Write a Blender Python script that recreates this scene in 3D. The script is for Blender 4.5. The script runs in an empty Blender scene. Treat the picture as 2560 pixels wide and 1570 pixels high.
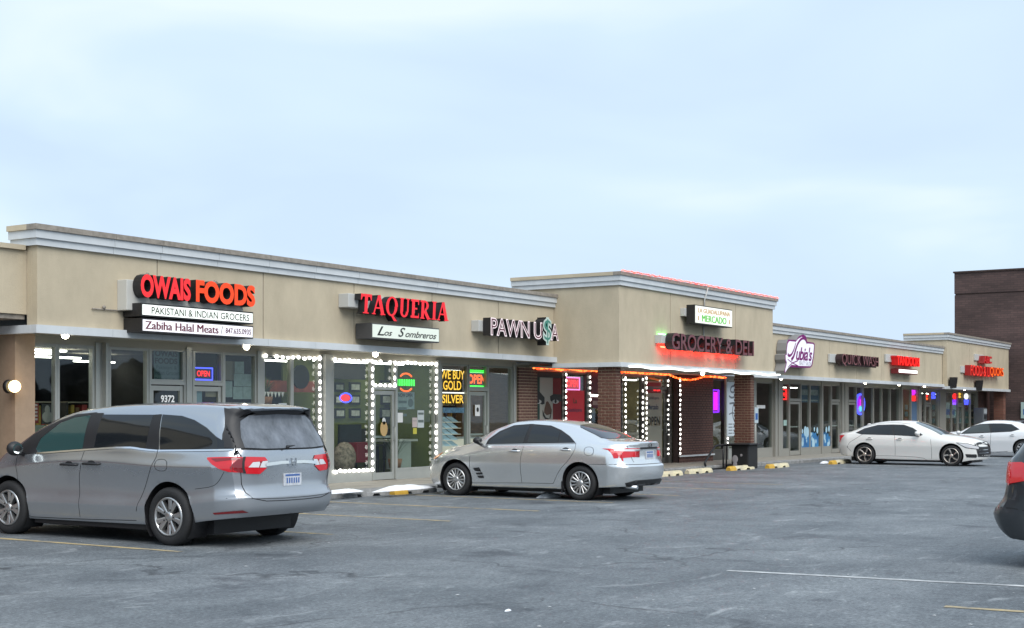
import bpy, bmesh, math, random
from mathutils import Vector, Matrix
from mathutils.bvhtree import BVHTree
random.seed(7)
SC = bpy.context.scene
COL = SC.collection
R = math.radians

# ------------------------------------------------------------------ camera
FPX, VPX, HZY, CAMZ = 3500.0, 3540.0, 1029.0, 1.65      # photo pixels (2560 wide)
YAW = math.atan((VPX - 1280) / FPX)
FW = (math.cos(YAW), math.sin(YAW)); RT = (math.sin(YAW), -math.cos(YAW))
cd = bpy.data.cameras.new('camera'); cam = bpy.data.objects.new('camera', cd); COL.objects.link(cam)
cam.location = (0, 0, CAMZ); cam.rotation_euler = (R(90), 0, YAW - R(90))
cd.sensor_width = 36; cd.lens = 36 * FPX / 2560; cd.shift_y = (HZY - 785) / 2560
cd.clip_end = 3000; cd.clip_start = 0.1
SC.camera = cam

# ------------------------------------------------------------------ sky, sun, exposure
SUN_EL, SUN_AZ = 47, 236          # overcast: a weak, very soft sun behind the camera
w = bpy.data.worlds.new('World'); SC.world = w; w.use_nodes = True
nt = w.node_tree; nt.nodes.clear()
def wn(t, **k):
    n = nt.nodes.new(t)
    for a, b in k.items(): setattr(n, a, b)
    return n
wl = nt.links.new
sky = wn('ShaderNodeTexSky', sky_type='NISHITA', sun_disc=False, sun_elevation=R(SUN_EL), sun_rotation=R(90 - SUN_AZ))
tc = wn('ShaderNodeTexCoord')
mp = wn('ShaderNodeMapping'); mp.inputs['Scale'].default_value = (1.0, 1.0, 3.2); mp.inputs['Rotation'].default_value = (0.25, 0.1, 0.6)
n1 = wn('ShaderNodeTexNoise'); n1.inputs['Scale'].default_value = 2.9; n1.inputs['Detail'].default_value = 4; n1.inputs['Roughness'].default_value = .42; n1.inputs['Distortion'].default_value = .5
rp = wn('ShaderNodeValToRGB'); e = rp.color_ramp.elements
e[0].position = .38; e[0].color = (.585, .73, .935, 1); e[1].position = .64; e[1].color = (.77, .885, .94, 1)
el = rp.color_ramp.elements.new(.52); el.color = (.64, .79, .935, 1)
sc_ = wn('ShaderNodeVectorMath', operation='SCALE'); sc_.inputs['Scale'].default_value = .1
mx = wn('ShaderNodeMix', data_type='RGBA'); mx.inputs['Factor'].default_value = .93
bg = wn('ShaderNodeBackground'); bg.inputs['Strength'].default_value = .56
out = wn('ShaderNodeOutputWorld')
wl(tc.outputs['Generated'], mp.inputs['Vector']); wl(mp.outputs['Vector'], n1.inputs['Vector']); wl(n1.outputs['Fac'], rp.inputs['Fac'])
wl(sky.outputs['Color'], sc_.inputs[0]); wl(sc_.outputs['Vector'], mx.inputs['A']); wl(rp.outputs['Color'], mx.inputs['B'])
wl(mx.outputs['Result'], bg.inputs['Color']); wl(bg.outputs['Background'], out.inputs['Surface'])
ld = bpy.data.lights.new('sun', 'SUN'); lo = bpy.data.objects.new('sun', ld); COL.objects.link(lo)
ld.energy = 1.5; ld.angle = R(50); ld.color = (1.0, .97, .93)
sd = Vector((math.cos(R(SUN_AZ)) * math.cos(R(SUN_EL)), math.sin(R(SUN_AZ)) * math.cos(R(SUN_EL)), math.sin(R(SUN_EL))))
lo.rotation_euler = sd.to_track_quat('Z', 'Y').to_euler(); lo.location = (-20, -20, 30)
SC.view_settings.view_transform = 'Standard'; SC.view_settings.look = 'None'
SC.view_settings.exposure = 1.05; SC.view_settings.gamma = 1; SC.view_settings.use_curve_mapping = False
SC.render.engine = 'CYCLES'; SC.cycles.use_denoising = True
SC.cycles.max_bounces = 8; SC.cycles.transparent_max_bounces = 16; SC.cycles.sample_clamp_indirect = 4
SC.cycles.caustics_reflective = False; SC.cycles.caustics_refractive = False

# ------------------------------------------------------------------ pixel helpers
def gz(X): return -0.0039 * max(0.0, X - 23)            # the lot falls slightly to the right
def ray(px, py):
    u = (px - 1280) / FPX; v = (HZY - py) / FPX
    return Vector((FW[0] + u * RT[0], FW[1] + u * RT[1], v))
def aY(px, py, Y):
    d = ray(px, py); t = Y / d.y
    return d.x * t, CAMZ + d.z * t
def ground(px, py, h=0):
    d = ray(px, py); z = 0
    for _ in range(6):
        t = (z + h - CAMZ) / d.z; X = d.x * t; z = gz(X)
    return X, d.y * t

# ------------------------------------------------------------------ materials
MATS = {}
def mat(name, col=(.5, .5, .5), rough=.6, metal=0, spec=.5, emit=None, es=1, var=0, vscale=3, bump=0, bscale=60, coat=0, coord='Object', col2=None, stretch=None):
    if name in MATS: return MATS[name]
    m = bpy.data.materials.new(name); m.use_nodes = True; MATS[name] = m
    t = m.node_tree; b = t.nodes['Principled BSDF']; L = t.links.new
    c4 = (*col, 1)
    b.inputs['Base Color'].default_value = c4; b.inputs['Roughness'].default_value = rough
    b.inputs['Metallic'].default_value = metal; b.inputs['Specular IOR Level'].default_value = spec
    if coat: b.inputs['Coat Weight'].default_value = coat; b.inputs['Coat Roughness'].default_value = .06
    if emit: b.inputs['Emission Color'].default_value = (*emit, 1); b.inputs['Emission Strength'].default_value = es
    if var or bump:
        tcn = t.nodes.new('ShaderNodeTexCoord'); src = tcn.outputs[coord]
        if coord == 'World':
            pass
        if stretch:
            mpn = t.nodes.new('ShaderNodeMapping'); mpn.inputs['Scale'].default_value = stretch; L(src, mpn.inputs['Vector']); src = mpn.outputs['Vector']
    if var:
        n = t.nodes.new('ShaderNodeTexNoise'); n.inputs['Scale'].default_value = vscale; n.inputs['Detail'].default_value = 8; n.inputs['Roughness'].default_value = .65
        L(src, n.inputs['Vector'])
        r = t.nodes.new('ShaderNodeValToRGB'); a = r.color_ramp.elements
        d = col2 or tuple(max(0, c * (1 - var)) for c in col)
        a[0].position = .32; a[0].color = (*d, 1); a[1].position = .68; a[1].color = tuple(min(1, c * (1 + var * .5)) for c in col) + (1,)
        L(n.outputs['Fac'], r.inputs['Fac']); L(r.outputs['Color'], b.inputs['Base Color'])
    if bump:
        n2 = t.nodes.new('ShaderNodeTexNoise'); n2.inputs['Scale'].default_value = bscale; n2.inputs['Detail'].default_value = 6
        L(src, n2.inputs['Vector'])
        bp = t.nodes.new('ShaderNodeBump'); bp.inputs['Strength'].default_value = bump; bp.inputs['Distance'].default_value = .02
        L(n2.outputs['Fac'], bp.inputs['Height']); L(bp.outputs['Normal'], b.inputs['Normal'])
    return m
def glow(name, col, s=1.0, base=None):
    return mat(name, base or tuple(c * .5 for c in col), .5, emit=col, es=s * .52)
def glass(name, tint=(.8, .85, .85), refl=1.0, haze=0.0):
    if name in MATS: return MATS[name]
    m = bpy.data.materials.new(name); m.use_nodes = True; MATS[name] = m
    t = m.node_tree; t.nodes.clear(); L = t.links.new
    o = t.nodes.new('ShaderNodeOutputMaterial'); tr = t.nodes.new('ShaderNodeBsdfTransparent'); tr.inputs['Color'].default_value = (*tint, 1)
    g = t.nodes.new('ShaderNodeBsdfGlossy'); g.inputs['Roughness'].default_value = .015; g.inputs['Color'].default_value = (.95, .97, 1, 1)
    ge = t.nodes.new('ShaderNodeNewGeometry'); dt = t.nodes.new('ShaderNodeVectorMath'); dt.operation = 'DOT_PRODUCT'
    L(ge.outputs['Normal'], dt.inputs[0]); L(ge.outputs['Incoming'], dt.inputs[1])
    def mth(op, a, b=None, clamp=False):
        n_ = t.nodes.new('ShaderNodeMath'); n_.operation = op; n_.use_clamp = clamp
        for i_, v_ in enumerate((a, b)):
            if v_ is None: continue
            if hasattr(v_, 'links'): L(v_, n_.inputs[i_])
            else: n_.inputs[i_].default_value = v_
        return n_.outputs[0]
    sch = mth('POWER', mth('SUBTRACT', 1.0, mth('ABSOLUTE', dt.outputs['Value'])), 5.0)      # Schlick, same from both sides
    fr = mth('MULTIPLY', mth('ADD', mth('MULTIPLY', sch, .96), .04), refl, True)
    mi = t.nodes.new('ShaderNodeMixShader')
    tcn = t.nodes.new('ShaderNodeTexCoord'); n = t.nodes.new('ShaderNodeTexNoise'); n.inputs['Scale'].default_value = 1.3
    bp = t.nodes.new('ShaderNodeBump'); bp.inputs['Strength'].default_value = .02; bp.inputs['Distance'].default_value = .05
    L(tcn.outputs['Object'], n.inputs['Vector']); L(n.outputs['Fac'], bp.inputs['Height']); L(bp.outputs['Normal'], g.inputs['Normal'])
    L(fr, mi.inputs[0]); L(tr.outputs[0], mi.inputs[1]); L(g.outputs[0], mi.inputs[2]); L(mi.outputs[0], o.inputs['Surface'])
    return m

def asphalt():
    m = bpy.data.materials.new('asphalt'); m.use_nodes = True
    t = m.node_tree; b = t.nodes['Principled BSDF']; L = t.links.new
    def N(ty, **k):
        n = t.nodes.new(ty)
        for a, v in k.items():
            if a in n.inputs: n.inputs[a].default_value = v
        return n
    tcn = N('ShaderNodeTexCoord'); P = tcn.outputs['Object']
    fine = N('ShaderNodeTexNoise', Scale=26, Detail=10, Roughness=.85)
    med = N('ShaderNodeTexNoise', Scale=.55, Detail=7, Roughness=.62, Distortion=.6)
    mpn = N('ShaderNodeMapping'); mpn.inputs['Scale'].default_value = (.22, 1.6, 1)   # drive lane streaks run along the lot
    mpn.inputs['Rotation'].default_value = (0, 0, R(8))
    strk = N('ShaderNodeTexNoise', Scale=1.1, Detail=6, Roughness=.6)
    for n in (fine, med): L(P, n.inputs['Vector'])
    L(P, mpn.inputs['Vector']); L(mpn.outputs[0], strk.inputs['Vector'])
    def ramp(src, stops):
        r = N('ShaderNodeValToRGB'); el = r.color_ramp.elements
        while len(el) < len(stops): el.new(.5)
        for q, (p, c) in zip(el, stops): q.position = p; q.color = (*c, 1)
        L(src, r.inputs['Fac']); return r.outputs['Color']
    def mix(kind, f, a, bb):
        n = t.nodes.new('ShaderNodeMix'); n.data_type = 'RGBA'; n.blend_type = kind
        for s, v in (('Factor', f), ('A', a), ('B', bb)):
            if hasattr(v, 'links'): L(v, n.inputs[s])
            else: n.inputs[s].default_value = v
        return n.outputs['Result']
    c = ramp(med.outputs['Fac'], [(.30, (.088, .100, .110)), (.5, (.130, .144, .155)), (.72, (.185, .201, .212))])
    s = ramp(strk.outputs['Fac'], [(.3, (.86, .86, .87)), (.55, (1, 1, 1)), (.75, (1.14, 1.14, 1.13))])
    c = mix('MULTIPLY', 1.0, c, s)
    f = ramp(fine.outputs['Fac'], [(.34, (.30, .30, .32)), (.5, (1, 1, 1)), (.64, (1.85, 1.85, 1.82))])
    c = mix('MULTIPLY', 1.0, c, f)
    mid = N('ShaderNodeTexNoise', Scale=7, Detail=6, Roughness=.7, Distortion=.4); L(P, mid.inputs['Vector'])
    c = mix('MULTIPLY', .8, c, ramp(mid.outputs['Fac'], [(.3, (.68, .68, .70)), (.5, (1, 1, 1)), (.72, (1.30, 1.30, 1.28))]))
    # salt stains
    sp = N('ShaderNodeTexNoise', Scale=1.7, Detail=10, Roughness=.72, Distortion=1.2)
    m2 = N('ShaderNodeMapping'); m2.inputs['Scale'].default_value = (.55, 1.3, 1); L(P, m2.inputs['Vector']); L(m2.outputs[0], sp.inputs['Vector'])
    sm = ramp(sp.outputs['Fac'], [(.57, (0, 0, 0)), (.74, (.6, .6, .6))])
    c = mix('MIX', sm, c, (.46, .48, .49, 1))
    oil = N('ShaderNodeTexNoise', Scale=.8, Detail=6, Roughness=.6, Distortion=.8); m5 = N('ShaderNodeMapping'); m5.inputs['Location'].default_value = (3.1, 7.7, 0); L(P, m5.inputs['Vector']); L(m5.outputs[0], oil.inputs['Vector'])
    c = mix('MULTIPLY', 1.0, c, ramp(oil.outputs['Fac'], [(.30, (.55, .55, .57)), (.42, (1, 1, 1))]))
    # cracks: warped cell borders, broken up by a mask
    wv = N('ShaderNodeTexNoise', Scale=.9, Detail=5); L(P, wv.inputs['Vector'])
    add = t.nodes.new('ShaderNodeMix'); add.data_type = 'RGBA'; add.blend_type = 'LINEAR_LIGHT'; add.inputs['Factor'].default_value = .8
    L(P, add.inputs['A']); L(wv.outputs['Color'], add.inputs['B'])
    vo = N('ShaderNodeTexVoronoi', Scale=.24); vo.feature = 'DISTANCE_TO_EDGE'; L(add.outputs['Result'], vo.inputs['Vector'])
    cm = N('ShaderNodeTexNoise', Scale=.35, Detail=3); L(P, cm.inputs['Vector'])
    edge = ramp(vo.outputs['Distance'], [(.0, (1, 1, 1)), (.0028, (1, 1, 1)), (.006, (0, 0, 0))])
    msk = ramp(cm.outputs['Fac'], [(.42, (0, 0, 0)), (.55, (.8, .8, .8))])
    cr = mix('MULTIPLY', 1.0, edge, msk)
    c = mix('MIX', cr, c, (.035, .038, .042, 1))
    L(c, b.inputs['Base Color'])
    b.inputs['Roughness'].default_value = .62; b.inputs['Specular IOR Level'].default_value = .35
    bp = N('ShaderNodeBump', Strength=.35, Distance=.01); L(fine.outputs['Fac'], bp.inputs['Height']); L(bp.outputs['Normal'], b.inputs['Normal'])
    return m

M_ASPH = asphalt()
M_STUC = mat('tan_stucco', (.52, .445, .325), .9, var=.13, vscale=1.5, bump=.35, bscale=90, spec=.2, stretch=(1.0, 1, .55))
M_TRIM = mat('white_painted_metal_trim', (.60, .625, .64), .45, var=.10, vscale=2.2, stretch=(1, 1, .5))
M_CAP = mat('weathered_brown_cap', (.30, .265, .225), .8, var=.35, vscale=9)
M_SOFF = mat('cream_soffit', (.42, .40, .33), .7, var=.08, vscale=2)
M_ALU = mat('grey_aluminium_frame', (.39, .40, .375), .42, metal=.25, var=.06, vscale=4)
M_ALUD = mat('dark_bronze_frame', (.10, .095, .085), .4, metal=.3)
M_BLACK = mat('black_metal', (.012, .012, .014), .45)
M_RETN = mat('black_sign_return', (.012, .011, .012), .5)
M_BRICK = mat('red_brown_brick', (.135, .056, .038), .85, var=.4, vscale=18, bump=.3, bscale=80)
M_BRICKD = mat('dark_brown_brick', (.135, .066, .052), .85, var=.3, vscale=14)
M_MORT = mat('tan_mortar', (.42, .31, .22), .95, var=.2, vscale=30)
M_MORTD = mat('dark_mortar', (.05, .032, .028), .95)
M_PLAS = mat('pinkish_tan_plaster', (.36, .255, .175), .85, var=.12, vscale=5, bump=.2, bscale=70)
M_CONC = mat('sidewalk_concrete', (.30, .28, .24), .9, var=.25, vscale=2.5, bump=.25, bscale=50)
M_CURB = mat('worn_concrete', (.26, .26, .255), .9, var=.4, vscale=7, bump=.4, bscale=40)
M_YEL = mat('worn_yellow_paint', (.60, .53, .33), .75, var=.45, vscale=6, col2=(.42, .38, .30))
M_YELO = mat('orange_yellow_paint', (.60, .36, .05), .7, var=.25, vscale=6)
M_LINE = mat('worn_yellow_line', (.44, .33, .15), .8, var=.5, vscale=5, col2=(.17, .175, .175))
M_LINEW = mat('worn_white_line', (.50, .51, .51), .8, var=.5, vscale=4, col2=(.18, .19, .20))
M_SNOW = mat('old_snow', (.80, .82, .85), .8, var=.12, vscale=8, bump=.4, bscale=25)
M_GLASS = glass('storefront_glass', (.88, .92, .90), .8)
M_WHITE = mat('white_paper', (.72, .72, .70), .7)
M_GREYBOX = mat('grey_raceway', (.50, .50, .48), .6)
M_LED = glow('white_led', (1.0, .97, .90), 5.5)
M_TUBE = glow('fluorescent_tube', (1.0, .97, .88), 11.0)
M_LAMP = glow('warm_flood_lens', (1.0, .90, .68), 34.0)

# ------------------------------------------------------------------ mesh helpers
def box(bm, x0, x1, y0, y1, z0, z1, mi=0):
    v = [bm.verts.new(p) for p in ((x0, y0, z0), (x1, y0, z0), (x1, y1, z0), (x0, y1, z0), (x0, y0, z1), (x1, y0, z1), (x1, y1, z1), (x0, y1, z1))]
    for f in ((0, 3, 2, 1), (4, 5, 6, 7), (0, 1, 5, 4), (1, 2, 6, 5), (2, 3, 7, 6), (3, 0, 4, 7)):
        bm.faces.new([v[i] for i in f]).material_index = mi
def tube(bm, pts, r, seg=8, cap=True, mi=0):
    pts = [Vector(p) for p in pts]; rings = []
    for i, p in enumerate(pts):
        d = (pts[min(i + 1, len(pts) - 1)] - pts[max(i - 1, 0)]).normalized()
        a = d.orthogonal().normalized() if i == 0 else (rings_a - d * rings_a.dot(d)).normalized()
        rings_a = a; c = d.cross(a); rr = r[i] if isinstance(r, (list, tuple)) else r
        rings.append([bm.verts.new(p + rr * (a * math.cos(2 * math.pi * k / seg) + c * math.sin(2 * math.pi * k / seg))) for k in range(seg)])
    for q, s in zip(rings, rings[1:]):
        for k in range(seg):
            f = bm.faces.new((q[k], q[(k + 1) % seg], s[(k + 1) % seg], s[k])); f.smooth = True; f.material_index = mi
    if cap:
        bm.faces.new(rings[0][::-1]).material_index = mi; bm.faces.new(rings[-1]).material_index = mi
def ball(bm, c, rx, ry, rz, u=10, v=7, mi=0):
    m = Matrix.Translation(c) @ Matrix.Diagonal((rx, ry, rz, 1))
    r = bmesh.ops.create_uvsphere(bm, u_segments=u, v_segments=v, radius=1, matrix=m)
    for vv in r['verts']:
        for f in vv.link_faces: f.smooth = True; f.material_index = mi
def prism(bm, poly, y0, y1, mi=0, mi_side=None):
    """poly: (x,z) outline seen from -Y; front face at y0"""
    a = sum(p[0] * q[1] - q[0] * p[1] for p, q in zip(poly, poly[1:] + poly[:1]))
    if a < 0: poly = poly[::-1]
    f = [bm.verts.new((x, y0, z)) for x, z in poly]; b = [bm.verts.new((x, y1, z)) for x, z in poly]
    bm.faces.new(f).material_index = mi; bm.faces.new(b[::-1]).material_index = mi if mi_side is None else mi_side
    n = len(poly)
    for i in range(n):
        bm.faces.new((f[(i + 1) % n], f[i], b[i], b[(i + 1) % n])).material_index = mi if mi_side is None else mi_side
def NB(): return bmesh.new()
def mk(name, bm, mats, parent=None, local=False, bevel=0):
    if parent is not None and not local: bmesh.ops.translate(bm, verts=bm.verts, vec=-Vector(parent['_o']))
    if bevel:
        bmesh.ops.bevel(bm, geom=[e for e in bm.edges if len(e.link_faces) == 2 and e.calc_face_angle() > .6], offset=bevel, segments=2, affect='EDGES', profile=.5)
    me = bpy.data.meshes.new(name); bm.to_mesh(me); bm.free()
    if not isinstance(mats, (list, tuple)): mats = [mats]
    for m in mats: me.materials.append(m)
    o = bpy.data.objects.new(name, me); COL.objects.link(o)
    if parent is not None: o.parent = parent; o['_o'] = parent['_o']
    else: o['_o'] = (0.0, 0.0, 0.0)
    return o
def inst(name, me, loc, parent=None, rot=None, scale=None):
    o = bpy.data.objects.new(name, me); COL.objects.link(o)
    p = Vector(loc)
    if parent is not None: o.parent = parent; p = p - Vector(parent['_o']); o['_o'] = parent['_o']
    o.location = p
    if rot: o.rotation_euler = rot
    if scale: o.scale = scale
    return o
def tag(o, label, cat, group=None, kind=None):
    if label: o['label'] = label
    if cat: o['category'] = cat
    if group: o['group'] = group
    if kind: o['kind'] = kind
    return o
def thing(name, label, cat, loc=(0, 0, 0), group=None, rotz=0):
    o = bpy.data.objects.new(name, None); COL.objects.link(o); o.location = loc; o.rotation_euler = (0, 0, rotz)
    o.empty_display_size = .2; o['_o'] = tuple(float(c) for c in loc)
    return tag(o, label, cat, group)
def mesh_of(bm, name, mats):
    me = bpy.data.meshes.new(name); bm.to_mesh(me); bm.free()
    for m in (mats if isinstance(mats, (list, tuple)) else [mats]): me.materials.append(m)
    return me
def origin_to_base(o):
    me = o.data; xs = [v.co for v in me.vertices]
    c = Vector(((min(v.x for v in xs) + max(v.x for v in xs)) / 2, (min(v.y for v in xs) + max(v.y for v in xs)) / 2, min(v.z for v in xs)))
    me.transform(Matrix.Translation(-c)); o.location = c; o['_o'] = tuple(c); return o
def solo(name, bm, mats, label, cat, group=None, bevel=0):
    return tag(origin_to_base(mk(name, bm, mats, bevel=bevel)), label, cat, group)

# ------------------------------------------------------------------ text
def text_bm(body, extrude=0.0, offset=0.0, shear=0.0, space=1.0):
    cu = bpy.data.curves.new('t', 'FONT'); cu.body = body; cu.size = 1; cu.extrude = extrude; cu.offset = offset; cu.shear = shear
    cu.space_character = space; cu.resolution_u = 4
    ob = bpy.data.objects.new('t', cu); COL.objects.link(ob)
    dg = bpy.context.evaluated_depsgraph_get(); dg.update()
    me = bpy.data.meshes.new_from_object(ob.evaluated_get(dg))
    bm = NB(); bm.from_mesh(me); bpy.data.meshes.remove(me)
    bpy.data.objects.remove(ob); bpy.data.curves.remove(cu)
    return bm
def lay(bm, x0, x1, z0, z1, y, depth=0.0):
    """fit a text bmesh (xy plane) into x0..x1, z0..z1 on a wall at y facing -Y; depth = return depth behind y"""
    xs = [v.co.x for v in bm.verts]; ys = [v.co.y for v in bm.verts]; zs = [v.co.z for v in bm.verts]
    ax, bx, ay, by, az, bz = min(xs), max(xs), min(ys), max(ys), min(zs), max(zs)
    sz = depth / (bz - az) if bz - az > 1e-6 else 0
    for v in bm.verts:
        c = v.co
        v.co = ((c.x - ax) / (bx - ax) * (x1 - x0) + x0, y + (bz - c.z) * sz, (c.y - ay) / (by - ay) * (z1 - z0) + z0)
    for f in bm.faces: f.normal_update()
def print_text(name, body, x0, x1, z0, z1, y, m, parent, offset=0.0, shear=0.0, space=1.0):
    bm = text_bm(body, 0, offset, shear, space); lay(bm, x0, x1, z0, z1, y)
    return mk(name, bm, m, parent)
def islands(bm):
    bm.verts.ensure_lookup_table(); seen = set(); out = []
    for v in bm.verts:
        if v in seen: continue
        st = [v]; seen.add(v); comp = []
        while st:
            q = st.pop(); comp.append(q)
            for ed in q.link_edges:
                o = ed.other_vert(q)
                if o not in seen: seen.add(o); st.append(o)
        out.append(comp)
    return out
def split_letters(bm):
    gs = [(min(v.co.x for v in c), max(v.co.x for v in c), c) for c in islands(bm)]
    gs.sort(key=lambda g: g[0]); res = []
    for a, b, c in gs:
        if res and a < res[-1][1] - .55 * min(b - a, res[-1][1] - res[-1][0]):
            res[-1] = (res[-1][0], max(b, res[-1][1]), res[-1][2] + c)
        else: res.append((a, b, c))
    outs = []
    for a, b, c in res:
        s = set(c); nb = NB(); mp_ = {}
        for v in c: mp_[v] = nb.verts.new(v.co)
        for f in bm.faces:
            if f.verts[0] in s:
                try: nb.faces.new([mp_[v] for v in f.verts]).material_index = f.material_index
                except ValueError: pass
        outs.append(nb)
    bm.free(); return outs
def channel_letters(parent, body, x0, x1, z0, z1, yface, depth, face, ret=None, offset=.03, shear=0, space=1.0, inner=None, inner_off=-.02, colours=None):
    """each letter: a deep can with a coloured face (and, for open-face letters, a second inner face)"""
    bm = text_bm(body, .1, offset, shear, space); lay(bm, x0, x1, z0, z1, yface, depth)
    for f in bm.faces: f.material_index = 0 if f.normal.y < -.9 else 1
    for k, nb in enumerate(split_letters(bm)):
        fc = colours[k] if colours else face
        o = mk('letter', nb, [fc, ret or M_RETN], parent)
    if inner:
        bm = text_bm(body, 0, inner_off, shear, space)
        o2 = text_bm(body, 0, offset, shear, space)
        ax = min(v.co.x for v in o2.verts); bx = max(v.co.x for v in o2.verts); ay = min(v.co.y for v in o2.verts); by = max(v.co.y for v in o2.verts); o2.free()
        for v in bm.verts:
            v.co = ((v.co.x - ax) / (bx - ax) * (x1 - x0) + x0, yface - .006, (v.co.y - ay) / (by - ay) * (z1 - z0) + z0)
        for nb in split_letters(bm): mk('letter_inlay', nb, inner, parent)

# ================================================================== GROUND
GY = 19.5                                   # storefront glass plane
def strip(name, x0, x1, y0, y1, dz, m, thick=0.0, n=None):
    bm = NB(); xs = sorted(set([x0, x1] + [c for c in (23.0,) if x0 < c < x1]))
    if n: xs = [x0 + (x1 - x0) * i / n for i in range(n + 1)]
    for a, b in zip(xs, xs[1:]):
        q = [(a, y0, gz(a) + dz), (b, y0, gz(b) + dz), (b, y1, gz(b) + dz), (a, y1, gz(a) + dz)]
        bm.faces.new([bm.verts.new(p) for p in q])
        if thick:
            bm.faces.new([bm.verts.new(p) for p in ((a, y0, gz(a) + dz - thick), (b, y0, gz(b) + dz - thick), (b, y0, gz(b) + dz), (a, y0, gz(a) + dz))])
    return bm
g = mk('parking_lot', strip('g', -150, 600, -150, 400, 0, M_ASPH), M_ASPH); g['kind'] = 'structure'
sw = mk('sidewalk', strip('s', -12, 78, 17.55, 19.62, .12, M_CONC), M_CONC); sw['kind'] = 'structure'
# sidewalk slabs with joints
for i in range(60):
    a = -11.9 + i * 1.5; b = a + 1.488
    if b < 9 or a > 77: continue
    bm = NB()
    for (ya, yb) in ((17.57, 18.57), (18.582, 19.40)):
        za, zb = gz(a) + .124, gz(b) + .124
        v = [bm.verts.new(p) for p in ((a, ya, za), (b, ya, zb), (b, yb, zb), (a, yb, za))]; bm.faces.new(v)
    mk('sidewalk_slab', bm, M_CONC, sw)
bm = NB()
for a, b in ((-12, 23), (23, 78)):
    v = [bm.verts.new((x, y, gz(x) + z)) for x in (a, b) for y, z in ((17.40, -.05), (17.40, .09), (17.43, .118), (17.56, .126), (17.56, -.05))]
    for k in range(4): bm.faces.new((v[k], v[k + 5], v[k + 6], v[k + 1]))
    bm.faces.new(v[4::-1]); bm.faces.new(v[5:])
k_ = mk('kerb', bm, M_CURB); k_['kind'] = 'structure'

# painted stall lines
def line(xa, ya, xb, yb, w, m, label, grp):
    bm = NB(); d = Vector((xb - xa, yb - ya)).normalized(); n = Vector((-d.y, d.x)) * w / 2; N_ = 14; pv = None
    for i in range(N_ + 1):
        t = i / N_; x, y = xa + (xb - xa) * t, ya + (yb - ya) * t; jw = 1 + random.uniform(-.18, .12)
        r = [bm.verts.new((x + s * n.x * jw, y + s * n.y * jw, gz(x) + .004)) for s in (-1, 1)]
        if pv: bm.faces.new((pv[0], r[0], r[1], pv[1]))
        pv = r
    o = mk('parking_line', bm, m); o['kind'] = 'structure'; return o
for x in (8.95, 11.66, 14.4, 17.13, 19.66, 22.2, 24.9, 27.6, 30.3):
    line(x, 16.9, x + .06, 12.2, .11, M_LINE, '', '')
for k in range(8): line(41.3 + k * 2.75, 16.2, 41.0 + k * 2.75, 13.3, .10, M_LINEW, '', '')
line(13.40, 6.0, 13.95, 1.2, .11, M_LINEW, '', ''); line(11.93, 3.35, 12.1, .9, .1, M_LINE, '', '')

# wheel stops
def wheel_stop(x, y, rz, L, endcol, bodycol, label, snow=False):
    t = thing('wheel_stop', label, 'wheel stop', (x, y, gz(x)), 'wheel stops along the sidewalk', rz)
    prof = [(-.10, 0), (-.085, .07), (-.05, .13), (.05, .13), (.085, .07), (.10, 0)]
    def seg(xs, notch):
        bm = NB(); rings = []
        for xx in xs:
            lift = .055 if any(a < xx < b for a, b in notch) else 0.0
            sx = 1 - .25 * max(0, abs(xx) - (L / 2 - .08)) / .08
            rings.append([bm.verts.new((xx, yy * sx, (z if z > .02 else lift) * (1 if z < .1 else sx) + random.uniform(-.004, .004))) for yy, z in prof])
        for a, b in zip(rings, rings[1:]):
            for i in range(6): bm.faces.new((a[i], b[i], b[(i + 1) % 6], a[(i + 1) % 6]))
        bm.faces.new(rings[0]); bm.faces.new(rings[-1][::-1]); return bm
    nt_ = [(-L * .27, -L * .14), (L * .14, L * .27)]
    cut = -L / 2 + .38
    xs = [cut + (L / 2 - cut) * i / 24 for i in range(25)]
    mk('body', seg(xs, nt_), bodycol, t, local=True)
    mk('painted_end', seg([-L / 2 + .38 * i / 6 for i in range(7)], []), endcol, t, local=True)
    return t
for (pa, pb, pc, pd, ec, bc, lb) in (
        (800, 1243, 925, 1242, M_CURB, M_CURB, 'grey concrete wheel stop between the silver minivan and taqueria door'),
        (955, 1236, 1110, 1233, M_YELO, M_CURB, 'grey wheel stop with yellow end under the silver sedan nose'),
        (1640, 1192, 1706, 1190, M_YEL, M_YEL, 'short yellow wheel stop just right of the silver sedan'),
        (1716, 1185, 1793, 1181, M_YEL, M_YEL, 'pale yellow wheel stop before the brick pier and handrail'),
        (1816, 1177, 1901, 1173, M_YELO, M_YEL, 'yellow wheel stop in front of the black trash bin'),
        (1909, 1171, 1990, 1168, M_YELO, M_YEL, 'yellow wheel stop left of the white sedan under the flower-shaped salon sign'),
        (2072, 1161, 2150, 1157, M_YELO, M_YEL, 'yellow wheel stop behind the white sedan rear wheel')):
    a = ground(pa, pb); b = ground(pc, pd)
    L = min(1.85, max(1.3, math.hypot(b[0] - a[0], b[1] - a[1]))); ym = min(17.2, (a[1] + b[1]) / 2 + .1)
    wheel_stop(a[0] + L / 2, ym, 0 if a[0] > 30 else R(-4), L, ec, bc, lb)

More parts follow.
